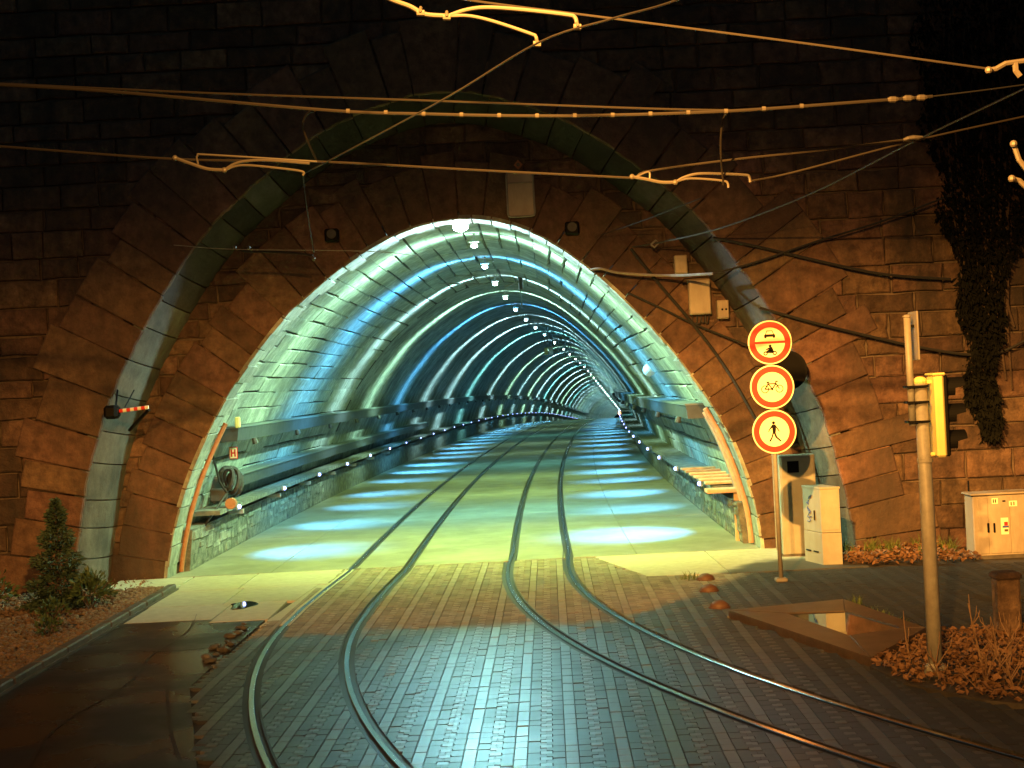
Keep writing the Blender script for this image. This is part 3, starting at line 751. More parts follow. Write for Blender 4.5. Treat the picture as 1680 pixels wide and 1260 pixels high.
def lamp_body(Y, lz, cc, lab, grp, strength, light=True, sig=.10, energy=1., broad=1., lx=.30, big=1., upmin=.035, c2=None):
    c = Vector((clx(Y)+lx, Y, clz(Y)+lz))
    t = thing('ceiling_lamp', lab, 'lamp', c, grp)
    if Y < 125:
        obj('lamp_housing', MB().box((c.x, c.y, c.z+.09), (.22*big, .10, .05), bev=.015), M_grey, t)
        obj('lamp_bracket', MB().tube([(c.x, c.y, c.z+.12), (c.x, c.y, c.z+.55)], .018, 6), M_grey, t)
    key = (cc, strength)
    if key not in glowm: glowm[key] = mat('lamp_glow_%d' % len(glowm), (.8, .8, .8), .5, emit=tuple(.55+.45*v for v in cc), estr=strength)
    obj('lamp_lens', MB().ball((c.x, c.y, c.z), (.056 if Y < 80 else .05)*big, 10, 6, (1.3, .8, .75)), glowm[key], t, smooth=True)
    if light: band_light((c.x, c.y, c.z-.10), BAND*energy, cc, c2 or OLV, sig, BROAD/BAND*broad/energy, head(Y), t, upmin=upmin)
lamp_body(YI+.35, 6.17, (.6, .95, 1.), 'dazzling white lamp at the very lip of the tunnel arch', None, 120, True, .5, .8, 5., .22, 2., .06)
_p = [o for o in COL.objects if o.name.startswith('ceiling_lamp')][0]
_l = lamp('flood_light', 'SPOT', _p.location+Vector((0, -.15, -.12)), FLOOD, (.34, .90, 1.), _p, None, .12)
_l.rotation_euler = (Vector((.15, 14.5, 0))-(_p.location+Vector((0, -.15, -.12)))).to_track_quat('-Z', 'Y').to_euler(); _l.data.spot_size = math.radians(30); _l.data.spot_blend = .9
nm = ['first', 'second', 'third', 'fourth', 'fifth', 'sixth', 'seventh', 'eighth']
for i, Y in enumerate(LY):
    cc = LC[i % len(LC)] if i < 10 else [WHT, GRN, WHT, TEA, WHT][i % 5]
    lab = 'bluish white ceiling lamp in a long receding row deep in the tunnel' if i >= 8 else '%s ceiling lamp inside the tunnel behind the dazzling lip lamp' % nm[i]
    lamp_body(Y, 6.22, cc, lab, 'ceiling lamps along the tunnel crown', 45 if i < 3 else 30, True,
              .46 if i == 0 else (.34 if i == 1 else .2), (1.2, 1.9, 1.6)[i] if i < 3 else (2.1 if i < 6 else (3. if Y < 140 else 5.)), (5., 4.2, 3., 2., 1.7)[i] if i < 5 else .8, c2=CYN if i % 3 == 1 else None)
# far lamps at the other end
ex = thing('exit_lamp', 'tiny orange lamp glowing at the far end of the tunnel', 'lamp', tpt(IN.L*.5, 560, -3))
obj('lamp_lens', MB().ball(tpt(IN.L*.5, 560, -1.2), .6, 8, 5), mat('far_glow', (.8, .3, .1), .5, emit=(1, .35, .08), estr=6), ex)

# marker lamps on both ledges and their pools on the road
M_mark = mat('marker_glow', (.6, .6, .9), .4, emit=(.30, .36, 1.), estr=9)
for s in (-1, 1):
    first = None
    ys = [29.9+5.3*i for i in range(8)]+[29.9+5.3*8+5.1*i for i in range(40)]
    for i, Y in enumerate(ys):
        if s > 0 and Y > 190: break
        if Y > 280: break
        x = offx(Y, s*4.70); z = clz(Y)+1.0
        ord_ = ('closest to the tunnel mouth', 'second from the tunnel mouth', 'third from the tunnel mouth', 'fourth from the tunnel mouth')
        sd = 'left' if s < 0 else 'right'
        lab = 'violet white marker lamp on the %s ledge, %s' % (sd, ord_[i]) if i < 4 else 'small violet white marker lamp on the %s ledge deep in the tunnel' % sd
        t = thing('marker_lamp', lab, 'marker lamp', (x, Y, z), 'marker lamps on the left ledge' if s < 0 else 'marker lamps on the right ledge')
        obj('lamp_housing', MB().box((x+s*.045, Y, z), (.05, .16, .12), bev=.012), M_grey, t)
        obj('lamp_lens', MB().ball((x, Y-.02, z), (.045 if Y < 60 else .03), 8, 5, (.8, 1.2, 1.)), M_mark, t, smooth=True)
        if Y < 170:
            sx_ = offx(Y, s*4.36); src = Vector((sx_, Y+.3, clz(Y)+2.26)); tgt = Vector((offx(Y+.5, s*((3.75 if i else 3.5)+random.uniform(-.25, .2))), Y+random.uniform(.1, 1.1), clz(Y)))
            q = thing('wall_spotlight', ('downward spotlight under the %s cable tray, %s' % (sd, ord_[i])) if i < 4 else 'small downward spotlight under the %s cable tray deep in the tunnel' % sd, 'spotlight', src, 'spotlights under the left cable tray' if s < 0 else 'spotlights under the right cable tray')
            obj('spot_housing', MB().tube([src+Vector((s*.03, 0, .12)), src+Vector((0, 0, .0))], [.05, .065], 8), M_tray, q)
            o = lamp('pool_light', 'SPOT', src+Vector((-s*.02, 0, -.02)), SPOT*(2.4 if (i == 0 and s > 0) else random.uniform(.6, 1.25)), (.12, .52, 1.), q, None, .05)
            o.rotation_euler = (tgt-src).to_track_quat('-Z', 'Y').to_euler(); o.data.spot_size = math.radians(80); o.data.spot_blend = 1.; o.scale = (1., .8, 1.)
# street lamps (out of frame, above and behind the camera)
def street_lamp(loc, energy, lab, pts, asym):
    """pts: (direction z, relative intensity) - the luminaire's light distribution"""
    t = thing('street_lamp', lab, 'street lamp', loc)
    obj('lamp_head', MB().box((loc[0], loc[1], loc[2]+.16), (.3, .6, .16), bev=.05), M_grey, t)
    obj('suspension_cable', MB().tube([(loc[0]-14, loc[1], loc[2]+.6), (loc[0], loc[1], loc[2]+.26), (loc[0]+14, loc[1], loc[2]+.6)], .01, 5), M_cable, t)
    o = lamp('lamp_light', 'POINT', loc, energy, SODIUM, t, None, .10); l = o.data; l.use_nodes = True
    N = l.node_tree.nodes; L = l.node_tree.links; tc = N.new('ShaderNodeTexCoord'); sp = N.new('ShaderNodeSeparateXYZ'); L.new(tc.outputs['Normal'], sp.inputs[0])
    ad = N.new('ShaderNodeMapRange'); ad.inputs[1].default_value = -1; ad.inputs[2].default_value = .2; L.new(sp.outputs['Z'], ad.inputs[0])
    r = N.new('ShaderNodeValToRGB'); r.color_ramp.interpolation = 'EASE'
    pts = sorted(pts); e = r.color_ramp.elements
    while len(e) < len(pts): e.new(.5)
    for q, (z, v) in zip(e, pts): q.position = (z+1)/1.2; q.color = (v, v, v, 1)
    L.new(ad.outputs[0], r.inputs[0])
    ax = N.new('ShaderNodeMapRange'); ax.interpolation_type = 'SMOOTHSTEP'; ax.inputs[1].default_value = asym[0]; ax.inputs[2].default_value = asym[1]; ax.inputs[3].default_value = asym[2]; ax.inputs[4].default_value = 1.; L.new(sp.outputs['X'], ax.inputs[0])
    mu = N.new('ShaderNodeMath'); mu.operation = 'MULTIPLY'; L.new(r.outputs[0], mu.inputs[0]); L.new(ax.outputs[0], mu.inputs[1]); L.new(mu.outputs[0], N['Emission'].inputs['Strength'])
street_lamp((-.5, 8.3, 8.6), SOD_A, 'sodium street lamp hung over the tracks before the portal', [(-1, .02), (-.75, .04), (-.64, .10), (-.5, .34), (-.41, .95), (-.33, 1), (-.23, .45), (-.15, .08), (-.09, .014), (-.03, .002), (.05, .001)], (-.45, .25, .28))
street_lamp((-5., -13., 9.4), SOD_B, 'sodium street lamp hung over the street further back', [(-1, .03), (-.5, .08), (-.33, .32), (-.27, .85), (-.22, 1), (-.17, .85), (-.12, .26), (-.08, .05), (-.045, .008), (.0, .002), (.1, .001)], (-.12, .2, .3))

# ------------------------------------------------------------------ fittings inside the tunnel
def aL(z): i = np.argmax(IN.P[:, 1] >= z); return float(IN.d[i])
def aR(z): i = len(IN.P)-1-np.argmax(IN.P[::-1, 1] >= z); return float(IN.d[i])
def sweep_thing(name, lab, cat, prof, y0, y1, s, m):
    t = thing(name, lab, cat, (offx(y0, prof[0][0]*s), y0, prof[0][1]))
    obj('tray_body', sweep(prof, y0, y1, 2.5, s), m, t); return t
t = sweep_thing('cable_tray', 'upper dark cable tray along the left tunnel wall', 'cable tray', [(4.95, 2.36), (4.5, 2.36), (4.46, 2.62), (4.95, 2.62)], 29, 330, -1, M_tray)
obj('tray_lid', sweep([(4.95, 2.625), (4.44, 2.625), (4.44, 2.66), (4.95, 2.66)], 29, 330, 2.5, -1), M_traytop, t)
t = sweep_thing('cable_tray', 'lower dark cable tray ending part way along the left tunnel wall', 'cable tray', [(5.35, 1.34), (4.92, 1.34), (4.90, 1.58), (5.35, 1.58)], 30, 72, -1, M_tray)
obj('tray_lid', sweep([(5.35, 1.585), (4.86, 1.585), (4.86, 1.63), (5.35, 1.63)], 30, 72, 2.5, -1), M_traytop, t)
t = sweep_thing('cable_tray', 'dark cable tray along the right tunnel wall', 'cable tray', [(4.95, 2.36), (4.45, 2.36), (4.42, 2.62), (4.95, 2.62)], 29, 330, 1, M_tray)
obj('tray_lid', sweep([(4.95, 2.625), (4.4, 2.625), (4.4, 2.66), (4.95, 2.66)], 29, 330, 2.5, 1), M_traytop, t)
# handrail posts / wall brackets below the ledge
for i in range(7):
    Y = 31+i*4.4; x = offx(Y, -5.02)
    o = obj('wall_bracket', MB().box((x, Y, .82), (.36, .06, .10), bev=.01), M_grey); tag(o, 'blue grey bracket carrying the left tunnel ledge', 'bracket', 'brackets under the left ledge')
# conduit in the left crack
c = obj('conduit_pipe', MB().tube([tpt(aL(z), 27.42, -.06) for z in np.linspace(2.75, .0, 14)], .045, 8), M_rust)
tag(c, 'rust brown conduit running up the inner left edge of the tunnel mouth', 'pipe')
c = obj('conduit_pipe', MB().tube([tpt(aL(z), 27.55, -.05) for z in np.linspace(2.6, .0, 14)], .03, 8), M_galv)
tag(c, 'thin grey conduit beside the rust brown one on the left', 'pipe')
for Y, z0, r, m, lab in ((27.42, 2.6, .05, M_wood, 'outer orange brown pipe on the right side of the tunnel mouth'), (27.95, 2.5, .045, M_wood, 'inner orange brown pipe on the right side of the tunnel mouth'), (28.3, 2.4, .035, M_galv, 'thin grey pipe beside the orange brown pipes on the right')):
    tag(obj('conduit_pipe', MB().tube([tpt(aR(z), Y, -.05) for z in np.linspace(z0, .02, 14)], r, 8), m), lab, 'pipe')
# H plate
P = tpt(aL(2.1), 29.6, -.06)
t = thing('hydrant_plate', 'small cream and red plate marked with an H on the left tunnel wall', 'sign', P)
obj('plate', MB().box(P, (.17, .03, .25), bev=.008), M_red, t)
obj('plate_face', MB().box((P.x, P.y-.018, P.z), (.135, .01, .21)), M_cream, t)
hb = MB(); 
for dx, w_, dz, h_ in ((-.035, .03, 0, .15), (.035, .03, 0, .15), (0, .05, 0, .03)): hb.box((P.x+dx, P.y-.026, P.z+dz), (w_, .008, h_))
obj('letter', hb, M_red, t)
# cable coil
t = thing('cable_coil', 'black coil of cables and a dark box on the left tunnel wall', 'cable coil', at(376, 800, 29.6))
for j, (px, py, r) in enumerate(((372, 785, .17), (380, 788, .20), (386, 793, .18))):
    c0 = at(px, py, 29.4+.12*j); obj('cable_loop', MB().tube([(c0.x+r*math.cos(a_)*.75, c0.y+.08*math.sin(2*a_), c0.z+r*math.sin(a_)*1.25) for a_ in np.linspace(0, 2*math.pi, 20)], .05, 7), M_cable, t)
c0 = at(360, 812, 29.4); obj('junction_box', MB().box(c0, (.34, .2, .26), bev=.02), M_tray, t)
c0 = at(379, 826, 29.3); obj('round_socket', MB().disc((c0.x, c0.z), .11, c0.y-.06, c0.y+.1, 16), M_rust, t)
obj('hanging_cable', MB().tube([at(352, 700, 28.6), at(349, 745, 28.8), at(360, 790, 29.2), at(372, 810, 29.3), at(330, 870, 28.6)], .025, 6), M_cable, t)
c0 = at(390, 693, 29); tag(obj('amber_bracket', MB().box(c0, (.1, .1, .22), bev=.02), M_yellow), 'small amber bracket at the near end of the left cable tray', 'bracket')
# planks
t = thing('plank_walkway', 'short row of reddish planks laid on the right tunnel ledge', 'walkway', (offx(30, 5), 30, 1.07))
for i in range(6):
    Y = 28.75+i*.95; obj('plank', MB().box((offx(Y, 5.08), Y, 1.09), (.78, .30, .05), rz=.05*(i % 3-1), bev=.01), M_wood, t)
t = thing('timber_step', 'wide timber board jutting from the right ledge at the tunnel mouth', 'board', (offx(28, 5), 28, 1.0))
obj('board', MB().box((offx(28.1, 5.06), 28.15, .98), (.86, .42, .08), bev=.012), M_wood, t); obj('board_post', MB().box((offx(28.1, 5.2), 28.1, .46), (.09, .09, .92), bev=.01), M_wood, t)
# white loudspeaker on the right vault
c0 = at(1064, 607, 37.5)
t = thing('loudspeaker', 'white horn loudspeaker on the right side of the vault', 'loudspeaker', c0)
V = []; mb = MB(); mb.tube([c0+Vector((0, -.22, 0)), c0+Vector((.02, -.05, 0)), c0+Vector((.06, .18, .02))], [.17, .09, .06], 12); obj('horn', mb, M_white, t, smooth=True)
obj('mount', MB().tube([c0+Vector((.05, .1, 0)), c0+Vector((.24, .12, -.12)), c0+Vector((.45, .14, -.1))], .035, 6), M_white, t)
# hanging yellow sign
c0 = at(900, 576, 84)
t = thing('hanging_sign', 'small yellow and white box hanging below the vault', 'sign', c0)
obj('yellow_plate', MB().box(c0+Vector((-.14, 0, 0)), (.22, .1, .42), bev=.02), M_yellow, t); obj('white_plate', MB().box(c0+Vector((.13, 0, .02)), (.26, .1, .46), bev=.02), M_white, t); obj('hanger', MB().tube([c0+Vector((0, 0, .2)), c0+Vector((.02, 0, 1.6))], .02, 5), M_grey, t)
# overhead line support in the vault
t = thing('line_support', 'grey overhead line support under the second bright band of the vault', 'line support', at(855, 465, 43))
obj('insulator', MB().tube([at(853, 450, 43), at(855, 475, 43)], .07, 8), M_fit, t); obj('arm', MB().tube([at(828, 471, 43), at(852, 462, 43), at(858, 458, 43)], .035, 7), M_galv, t); obj('dropper', MB().tube([at(853, 475, 43), at(857, 505, 43)], .012, 5), M_galv, t)
for j, (p, q) in enumerate((((702, 465), (800, 466)), ((720, 451), (776, 452)))):
    tag(obj('span_rod', MB().tube([at(*p, 41), at(*q, 41)], .022, 6), M_galv), ('lower' if j == 0 else 'upper')+' pale horizontal rod under the crown of the vault', 'rod')

# ------------------------------------------------------------------ wires in front of the wall
def wire(lab, pts, r, m=None, cat='wire', name='overhead_wire', n=6, sm=6):
    P = [at(*p) for p in pts]; o = obj(name, MB().tube(catmull(P, sm) if len(P) > 2 else P, r, n), m or M_wire); return tag(o, lab, cat)
wire('upper of the two long span wires crossing above the tunnel', [(-80, 133, 16), (0, 137, 16), (350, 153, 16), (700, 165, 16), (1060, 178, 16), (1200, 181, 16)], .012)
t = thing('clamped_cable', 'thick span cable with regular ring clamps below the upper span wire', 'cable', at(700, 187, 16))
obj('cable', MB().tube(catmull([at(-80, 134, 16), at(0, 139, 16), at(180, 150, 16), at(540, 181, 16), at(700, 187, 16), at(850, 190, 16), at(1000, 189, 16), at(1200, 182, 16), at(1400, 168, 16), at(1530, 158, 16)]), .019, 7), M_wire, t)
for i in range(13):
    x = 571+i*62; y = np.interp(x, [540, 700, 850, 1000, 1200, 1400], [181, 187, 190, 189, 182, 168]); a_, b_ = at(x-3, y, 16), at(x+3, y, 16)
    obj('ring_clamp', MB().tube([a_, b_], .027, 8), M_fit, t)
for x, y in ((1465, 163), (1490, 161), (1512, 160)): obj('strain_insulator', MB().tube([at(x-9, y+.7, 16), at(x-4, y, 16), at(x+4, y, 16), at(x+9, y-.7, 16)], [.018, .034, .034, .018], 8), M_fit, t)
wire('thin dark wire continuing from the strain insulators to the upper right', [(1530, 158, 16), (1620, 147, 16.2), (1760, 128, 16.5)], .008, M_cable)
wire('lower span wire sagging in front of the tunnel arch', [(-80, 235, 17), (0, 240, 17), (290, 261, 17), (520, 265, 17), (800, 280, 17), (1040, 292, 17)], .014)
wire('orange lit wire rising from the right pull off arm to a small insulator', [(1042, 291, 17), (1068, 280, 17), (1200, 262, 17), (1350, 246, 17), (1485, 229, 17)], .013)
wire('thin wire from the end of the right pull off arm to the far right', [(1231, 297, 17), (1300, 283, 17), (1495, 232, 17), (1680, 191, 17), (1800, 165, 17)], .011)
wire('grey guy wire anchored in the wall right of the tunnel crown', [(1800, 90, 17), (1680, 146, 18.5), (1500, 232, 20.5), (1330, 318, 23), (1180, 375, 25), (1075, 399, 26.3), (1038, 405, 26.65)], .014, mat('dull_steel_wire', (.06, .06, .057), .5))
c0 = at(1497, 228, 17); t = thing('strain_insulator', 'small pale insulator where two wires meet at the upper right', 'insulator', c0)
obj('insulator_body', MB().tube([at(1482, 230, 17), at(1490, 229, 17), at(1500, 227, 17), at(1514, 225, 17)], [.02, .04, .04, .015], 8), M_fit, t)
c0 = at(1074, 399, 26.3); t = thing('wire_tensioner', 'small bright tensioner on the grey guy wire', 'tensioner', c0); obj('loop', MB().tube([at(1068, 401, 26.3), at(1074, 406, 26.3), at(1081, 398, 26.3), at(1076, 394, 26.3), at(1068, 401, 26.3)], .02, 6), M_galv, t)
wire('top span wire running down to the upper right corner', [(700, -20, 14), (763, -1, 14), (1003, 30, 14), (1320, 71, 14), (1630, 114, 14)], .011)
wire('contact wire slanting from the top edge towards the tunnel', [(1240, -62, 10.2), (1110, 0, 10.9), (1003, 31, 11.6), (883, 70, 12.4), (733, 160, 14.3), (560, 253, 16.6), (500, 284, 17.6)], .009, mat('old_contact_wire', (.03, .026, .022), .5))
wire('bright pull off arm reaching right at the top edge', [(735, 26, 13.6), (765, 16, 13.6), (800, 12, 13.6), (860, 16, 13.6), (930, 24, 13.6), (943, 28, 13.6), (947, 40, 13.6)], .019, M_fit, 'pull-off arm', 'curved_rod', 8)
wire('lower pull off arm bending down at the top edge', [(738, 26, 13.6), (770, 26, 13.6), (810, 35, 13.6), (870, 55, 13.6), (879, 60, 13.6), (881, 70, 13.6)], .016, M_fit, 'pull-off arm', 'curved_rod', 8)
wire('thick bracket of the pull off arms at the top edge', [(600, -22, 13.6), (640, -2, 13.6), (672, 10, 13.6), (688, 19, 13.6), (702, 24, 13.6), (732, 26, 13.6)], .022, M_fit, 'bracket', 'arm_bracket', 8)
for px, py, lab in ((690, 19, 'first small clamp on the top arm bracket'), (733, 26, 'second small clamp on the top arm bracket'), (881, 70, 'clip at the tip of the lower top arm'), (947, 42, 'clip at the tip of the upper top arm')):
    c0 = at(px, py, 13.58); t = thing('arm_clamp', lab, 'clamp', c0); obj('clamp_body', MB().tube([c0+Vector((-.035, 0, -.01)), c0+Vector((.035, 0, -.015))], .03, 8), M_fit, t); obj('clamp_bolt', MB().tube([c0+Vector((0, -.05, .0)), c0+Vector((0, .05, .05))], .016, 6), M_fit, t)
def pulloff(lab, body, strut, arm1, arm2, Y):
    t = thing('pull_off', lab, 'pull-off arm', at(*body[0], Y))
    mk = lambda pts, r: MB().tube(catmull([at(*p, Y-.03) for p in pts], 5), r, 7)
    obj('bracket_body', mk(body, .021), M_fit, t); obj('strut', mk(strut, .012), M_fit, t); obj('upper_arm', mk(arm1, .017), M_fit, t); obj('lower_arm', mk(arm2, .014), M_fit, t)
    for p in (body[0], body[-1]): obj('clamp', MB().ball(at(*p, Y-.03), .034, 8, 5), M_fit, t)
pulloff('left pull off arm hanging from the lower span wire', [(287, 259), (312, 268), (340, 277), (368, 279)], [(325, 270), (324, 255), (345, 254), (520, 265)], [(368, 279), (384, 269), (405, 264), (440, 263), (508, 268)], [(370, 279), (385, 273), (405, 271), (450, 275), (495, 281), (497, 288)], 17)
pulloff('right pull off arm hanging from the lower span wire', [(1037, 290), (1060, 294), (1085, 299), (1108, 299)], [(1066, 295), (1064, 282), (1042, 291)], [(1108, 299), (1122, 291), (1145, 285), (1180, 285), (1222, 287), (1229, 290), (1231, 299)], [(1112, 297), (1130, 293), (1160, 294), (1188, 297), (1194, 301), (1195, 308)], 17)
wire('curved jumper cable linking the clamped cable to the lower span wire on the left', [(517, 181, 16), (505, 186, 16.2), (497, 203, 16.4), (503, 228, 16.6), (519, 263, 17)], .012, None, 'jumper cable', 'jumper_cable')
wire('straight jumper cable dropping to the right pull off arm', [(1197, 181, 16), (1188, 192, 16.2), (1183, 220, 16.4), (1183, 260, 16.7), (1187, 303, 17)], .012, None, 'jumper cable', 'jumper_cable')
wire('thin dark dropper hanging below the left pull off arm', [(497, 288, 17), (503, 340, 18), (515, 415, 20)], .006, M_cable)
# second small arm in front of the arch, further back
t = thing('pull_off', 'faint distant pull off arm left of the tunnel crown', 'pull-off arm', at(415, 410, 25.2))
obj('arm', MB().tube(catmull([at(385, 408, 25.2), at(408, 413, 25.2), at(440, 413, 25.2), at(480, 415, 25.2), at(514, 419, 25.2)]), .022, 6), M_wire, t)
for p in ((385, 406), (408, 406), (514, 424)): obj('clip', MB().ball(at(*p, 25.15), .035, 8, 5), M_fit, t)
wire('thin wire crossing behind the outer arch at the left', [(285, 402, 25.1), (385, 409, 25.1), (600, 412, 25.1), (690, 420, 26)], .007, M_galv)
wire('thin wire rising through the right shoulder of the outer arch', [(985, 386, 26.5), (1060, 360, 25.6), (1150, 325, 24)], .008, M_wire)
# fittings at the upper right edge
for k, (pts, lab) in enumerate((([(1622, 115), (1634, 113), (1650, 104), (1700, 97)], 'clamp bracket where the top span wire meets the right edge'), ([(1663, 236), (1672, 262), (1690, 285)], 'thick pale bracket cut by the right picture edge'), ([(1660, 293), (1672, 296), (1700, 322)], 'lower pale bracket cut by the right picture edge'))):
    t = thing('edge_bracket', lab, 'bracket', at(*pts[0], 14)); obj('bracket_arm', MB().tube([at(*p, 14) for p in pts], .026, 7), M_fit, t); obj('bracket_clamp', MB().ball(at(*pts[0], 13.97), .036, 8, 5), M_fit, t)
    if k == 0: obj('bracket_drop', MB().tube([at(1666, 103, 14), at(1667, 116, 14), at(1674, 125, 14)], .03, 6), M_fit, t)
# cables on the wall, and one wire shadow built as a strand
wire('pale grey conduit leaving the right tunnel edge along the recess', [(968, 443, 26.5), (985, 441, 26.45), (1012, 447, 26.4), (1060, 451, 26.35), (1110, 452, 26.2), (1170, 449, 25.55)], .026, M_galv, 'cable', 'wall_cable_or_shadow')
wire('dark cable climbing from the conduit across the outer arch', [(1170, 449, 25.55), (1240, 430, 25.5), (1340, 396, 25.5), (1450, 362, 25.5), (1560, 320, 25.4)], .02, M_cable, 'cable', 'wall_cable_or_shadow')
wire('upper black strand across the right wall, modelled as the shadow of a wire', [(1170, 390, 25.58), (1240, 404, 25.55), (1330, 425, 25.5), (1420, 445, 25.5), (1480, 453, 25.5), (1560, 458, 25.5)], .026, M_cable, 'cable', 'wall_cable_or_shadow')  # cast shadow of an overhead wire, built as a dark strand
wire('lower black cable sagging across the right wall into the ivy', [(1246, 505, 25.6), (1330, 528, 25.5), (1420, 550, 25.5), (1500, 568, 25.5), (1590, 582, 25.5), (1640, 578, 25.5), (1690, 555, 25.5)], .026, M_cable, 'cable', 'wall_cable_or_shadow')
wire('black cable running diagonally down the recess towards the signs', [(1035, 408, 26.55), (1085, 470, 26.55), (1140, 535, 26.55), (1195, 610, 26.5), (1250, 705, 26.4)], .030, M_cable, 'cable', 'wall_cable_or_shadow')
wire('thin black cable crossing the ring stones under the wall boxes', [(1030, 480, 26.58), (1090, 508, 26.56), (1140, 532, 26.55), (1240, 572, 26.45)], .02, M_cable, 'cable', 'wall_cable_or_shadow')
# wall boxes
def wbox(lab, x0, x1, z0, z1, m=M_cab2, extra=None, name='wall_box'):
    t = thing(name, lab, 'wall box', ((x0+x1)/2, YI-.16, z0))
    obj('box_body', MB().box(((x0+x1)/2, YI-.13, (z0+z1)/2), (x1-x0, .2, z1-z0), bev=.012), m, t); obj('box_lid', MB().box(((x0+x1)/2, YI-.24, (z0+z1)/2), (x1-x0-.03, .018, z1-z0-.03), bev=.006), m, t); return t
wbox('small plain box mounted highest on the recess wall', 3.05, 3.28, 5.06, 5.40)
t = wbox('large grey box on the recess wall with looped cables below it', 3.28, 3.67, 4.31, 4.94)
for j in range(4): obj('cable_loop', MB().tube(catmull([(3.34+.08*j, YI-.12, 4.32), (3.33+.08*j, YI-.14, 4.20-.03*(j % 2)), (3.40+.07*j, YI-.14, 4.16), (3.43+.07*j, YI-.12, 4.31)], 5), .012, 5), M_cable, t)
t = wbox('small box with two dark dots right of the large wall box', 3.78, 3.99, 4.21, 4.55)
for dx in (-.02, .05): obj('dial', MB().disc((3.885+dx, 4.38), .02, YI-.256, YI-.24, 12), M_black, t)
t = thing('framed_panel', 'upright framed panel hanging above the tunnel arch', 'panel', (.32, YI-.1, 6.25))
obj('panel_plate', MB().box((.325, YI-.13, 6.65), (.46, .04, .78), bev=.01), M_cab2, t)
rr = [(.085+.06, 6.25), (.565-.06, 6.25), (.555, 6.265), (.565, 6.31), (.565, 6.99), (.555, 7.035), (.505, 7.05), (.145, 7.05), (.095, 7.035), (.085, 6.99), (.085, 6.31), (.095, 6.265), (.145, 6.25)]
obj('panel_frame', MB().tube([(x, YI-.16, z) for x, z in rr], .022, 6), M_galv, t); obj('panel_rail', MB().tube([(.09, YI-.16, 6.86), (.56, YI-.16, 6.86)], .014, 6), M_galv, t)
t = thing('orange_reflector', 'small orange diamond shaped plate above the framed panel', 'plate', (.31, YI-.1, 7.2)); obj('diamond', MB().prism([(.31, 7.11), (.39, 7.2), (.31, 7.29), (.23, 7.2)], YI-.1, YI-.06), M_rust, t); obj('stud', MB().disc((.31, 7.2), .035, YI-.12, YI-.1, 12), M_fit, t)
for x, z, lab in ((1.23, 6.01, 'dark round lamp housing right of the tunnel crown'), (-3.13, 6.1, 'dark round lamp housing left of the tunnel crown')):
    t = thing('wall_lamp', lab, 'wall lamp', (x, YI-.1, z)); obj('lamp_case', MB().box((x, YI-.14, z-.02), (.26, .16, .24), bev=.03), M_black, t); obj('lamp_glass', MB().disc((x, z), .085, YI-.235, YI-.2, 20), M_tray, t)
# striped arm on the left reveal
c0 = at(184, 676, 25.35); t = thing('barrier_arm', 'black lamp box with a short red and white striped arm on the left reveal', 'barrier arm', c0)
obj('lamp_box', MB().box(c0, (.24, .3, .24), bev=.05), M_black, t); e0 = at(244, 668, 25.35)
for i in range(8):
    a_, b_ = c0.lerp(e0, .2+.1*i), c0.lerp(e0, .3+.1*i); obj('arm_stripe', MB().tube([a_, b_], .032, 8), M_white if i % 2 else M_red, t)
obj('brace', MB().tube([at(244, 672, 25.4), at(212, 706, 25.75)], .03, 6), M_black, t); obj('stay', MB().tube([at(193, 640, 25.7), at(190, 668, 25.4)], .018, 6), M_black, t); obj('stay', MB().tube([at(220, 640, 25.7), at(205, 668, 25.4)], .012, 6), M_black, t)

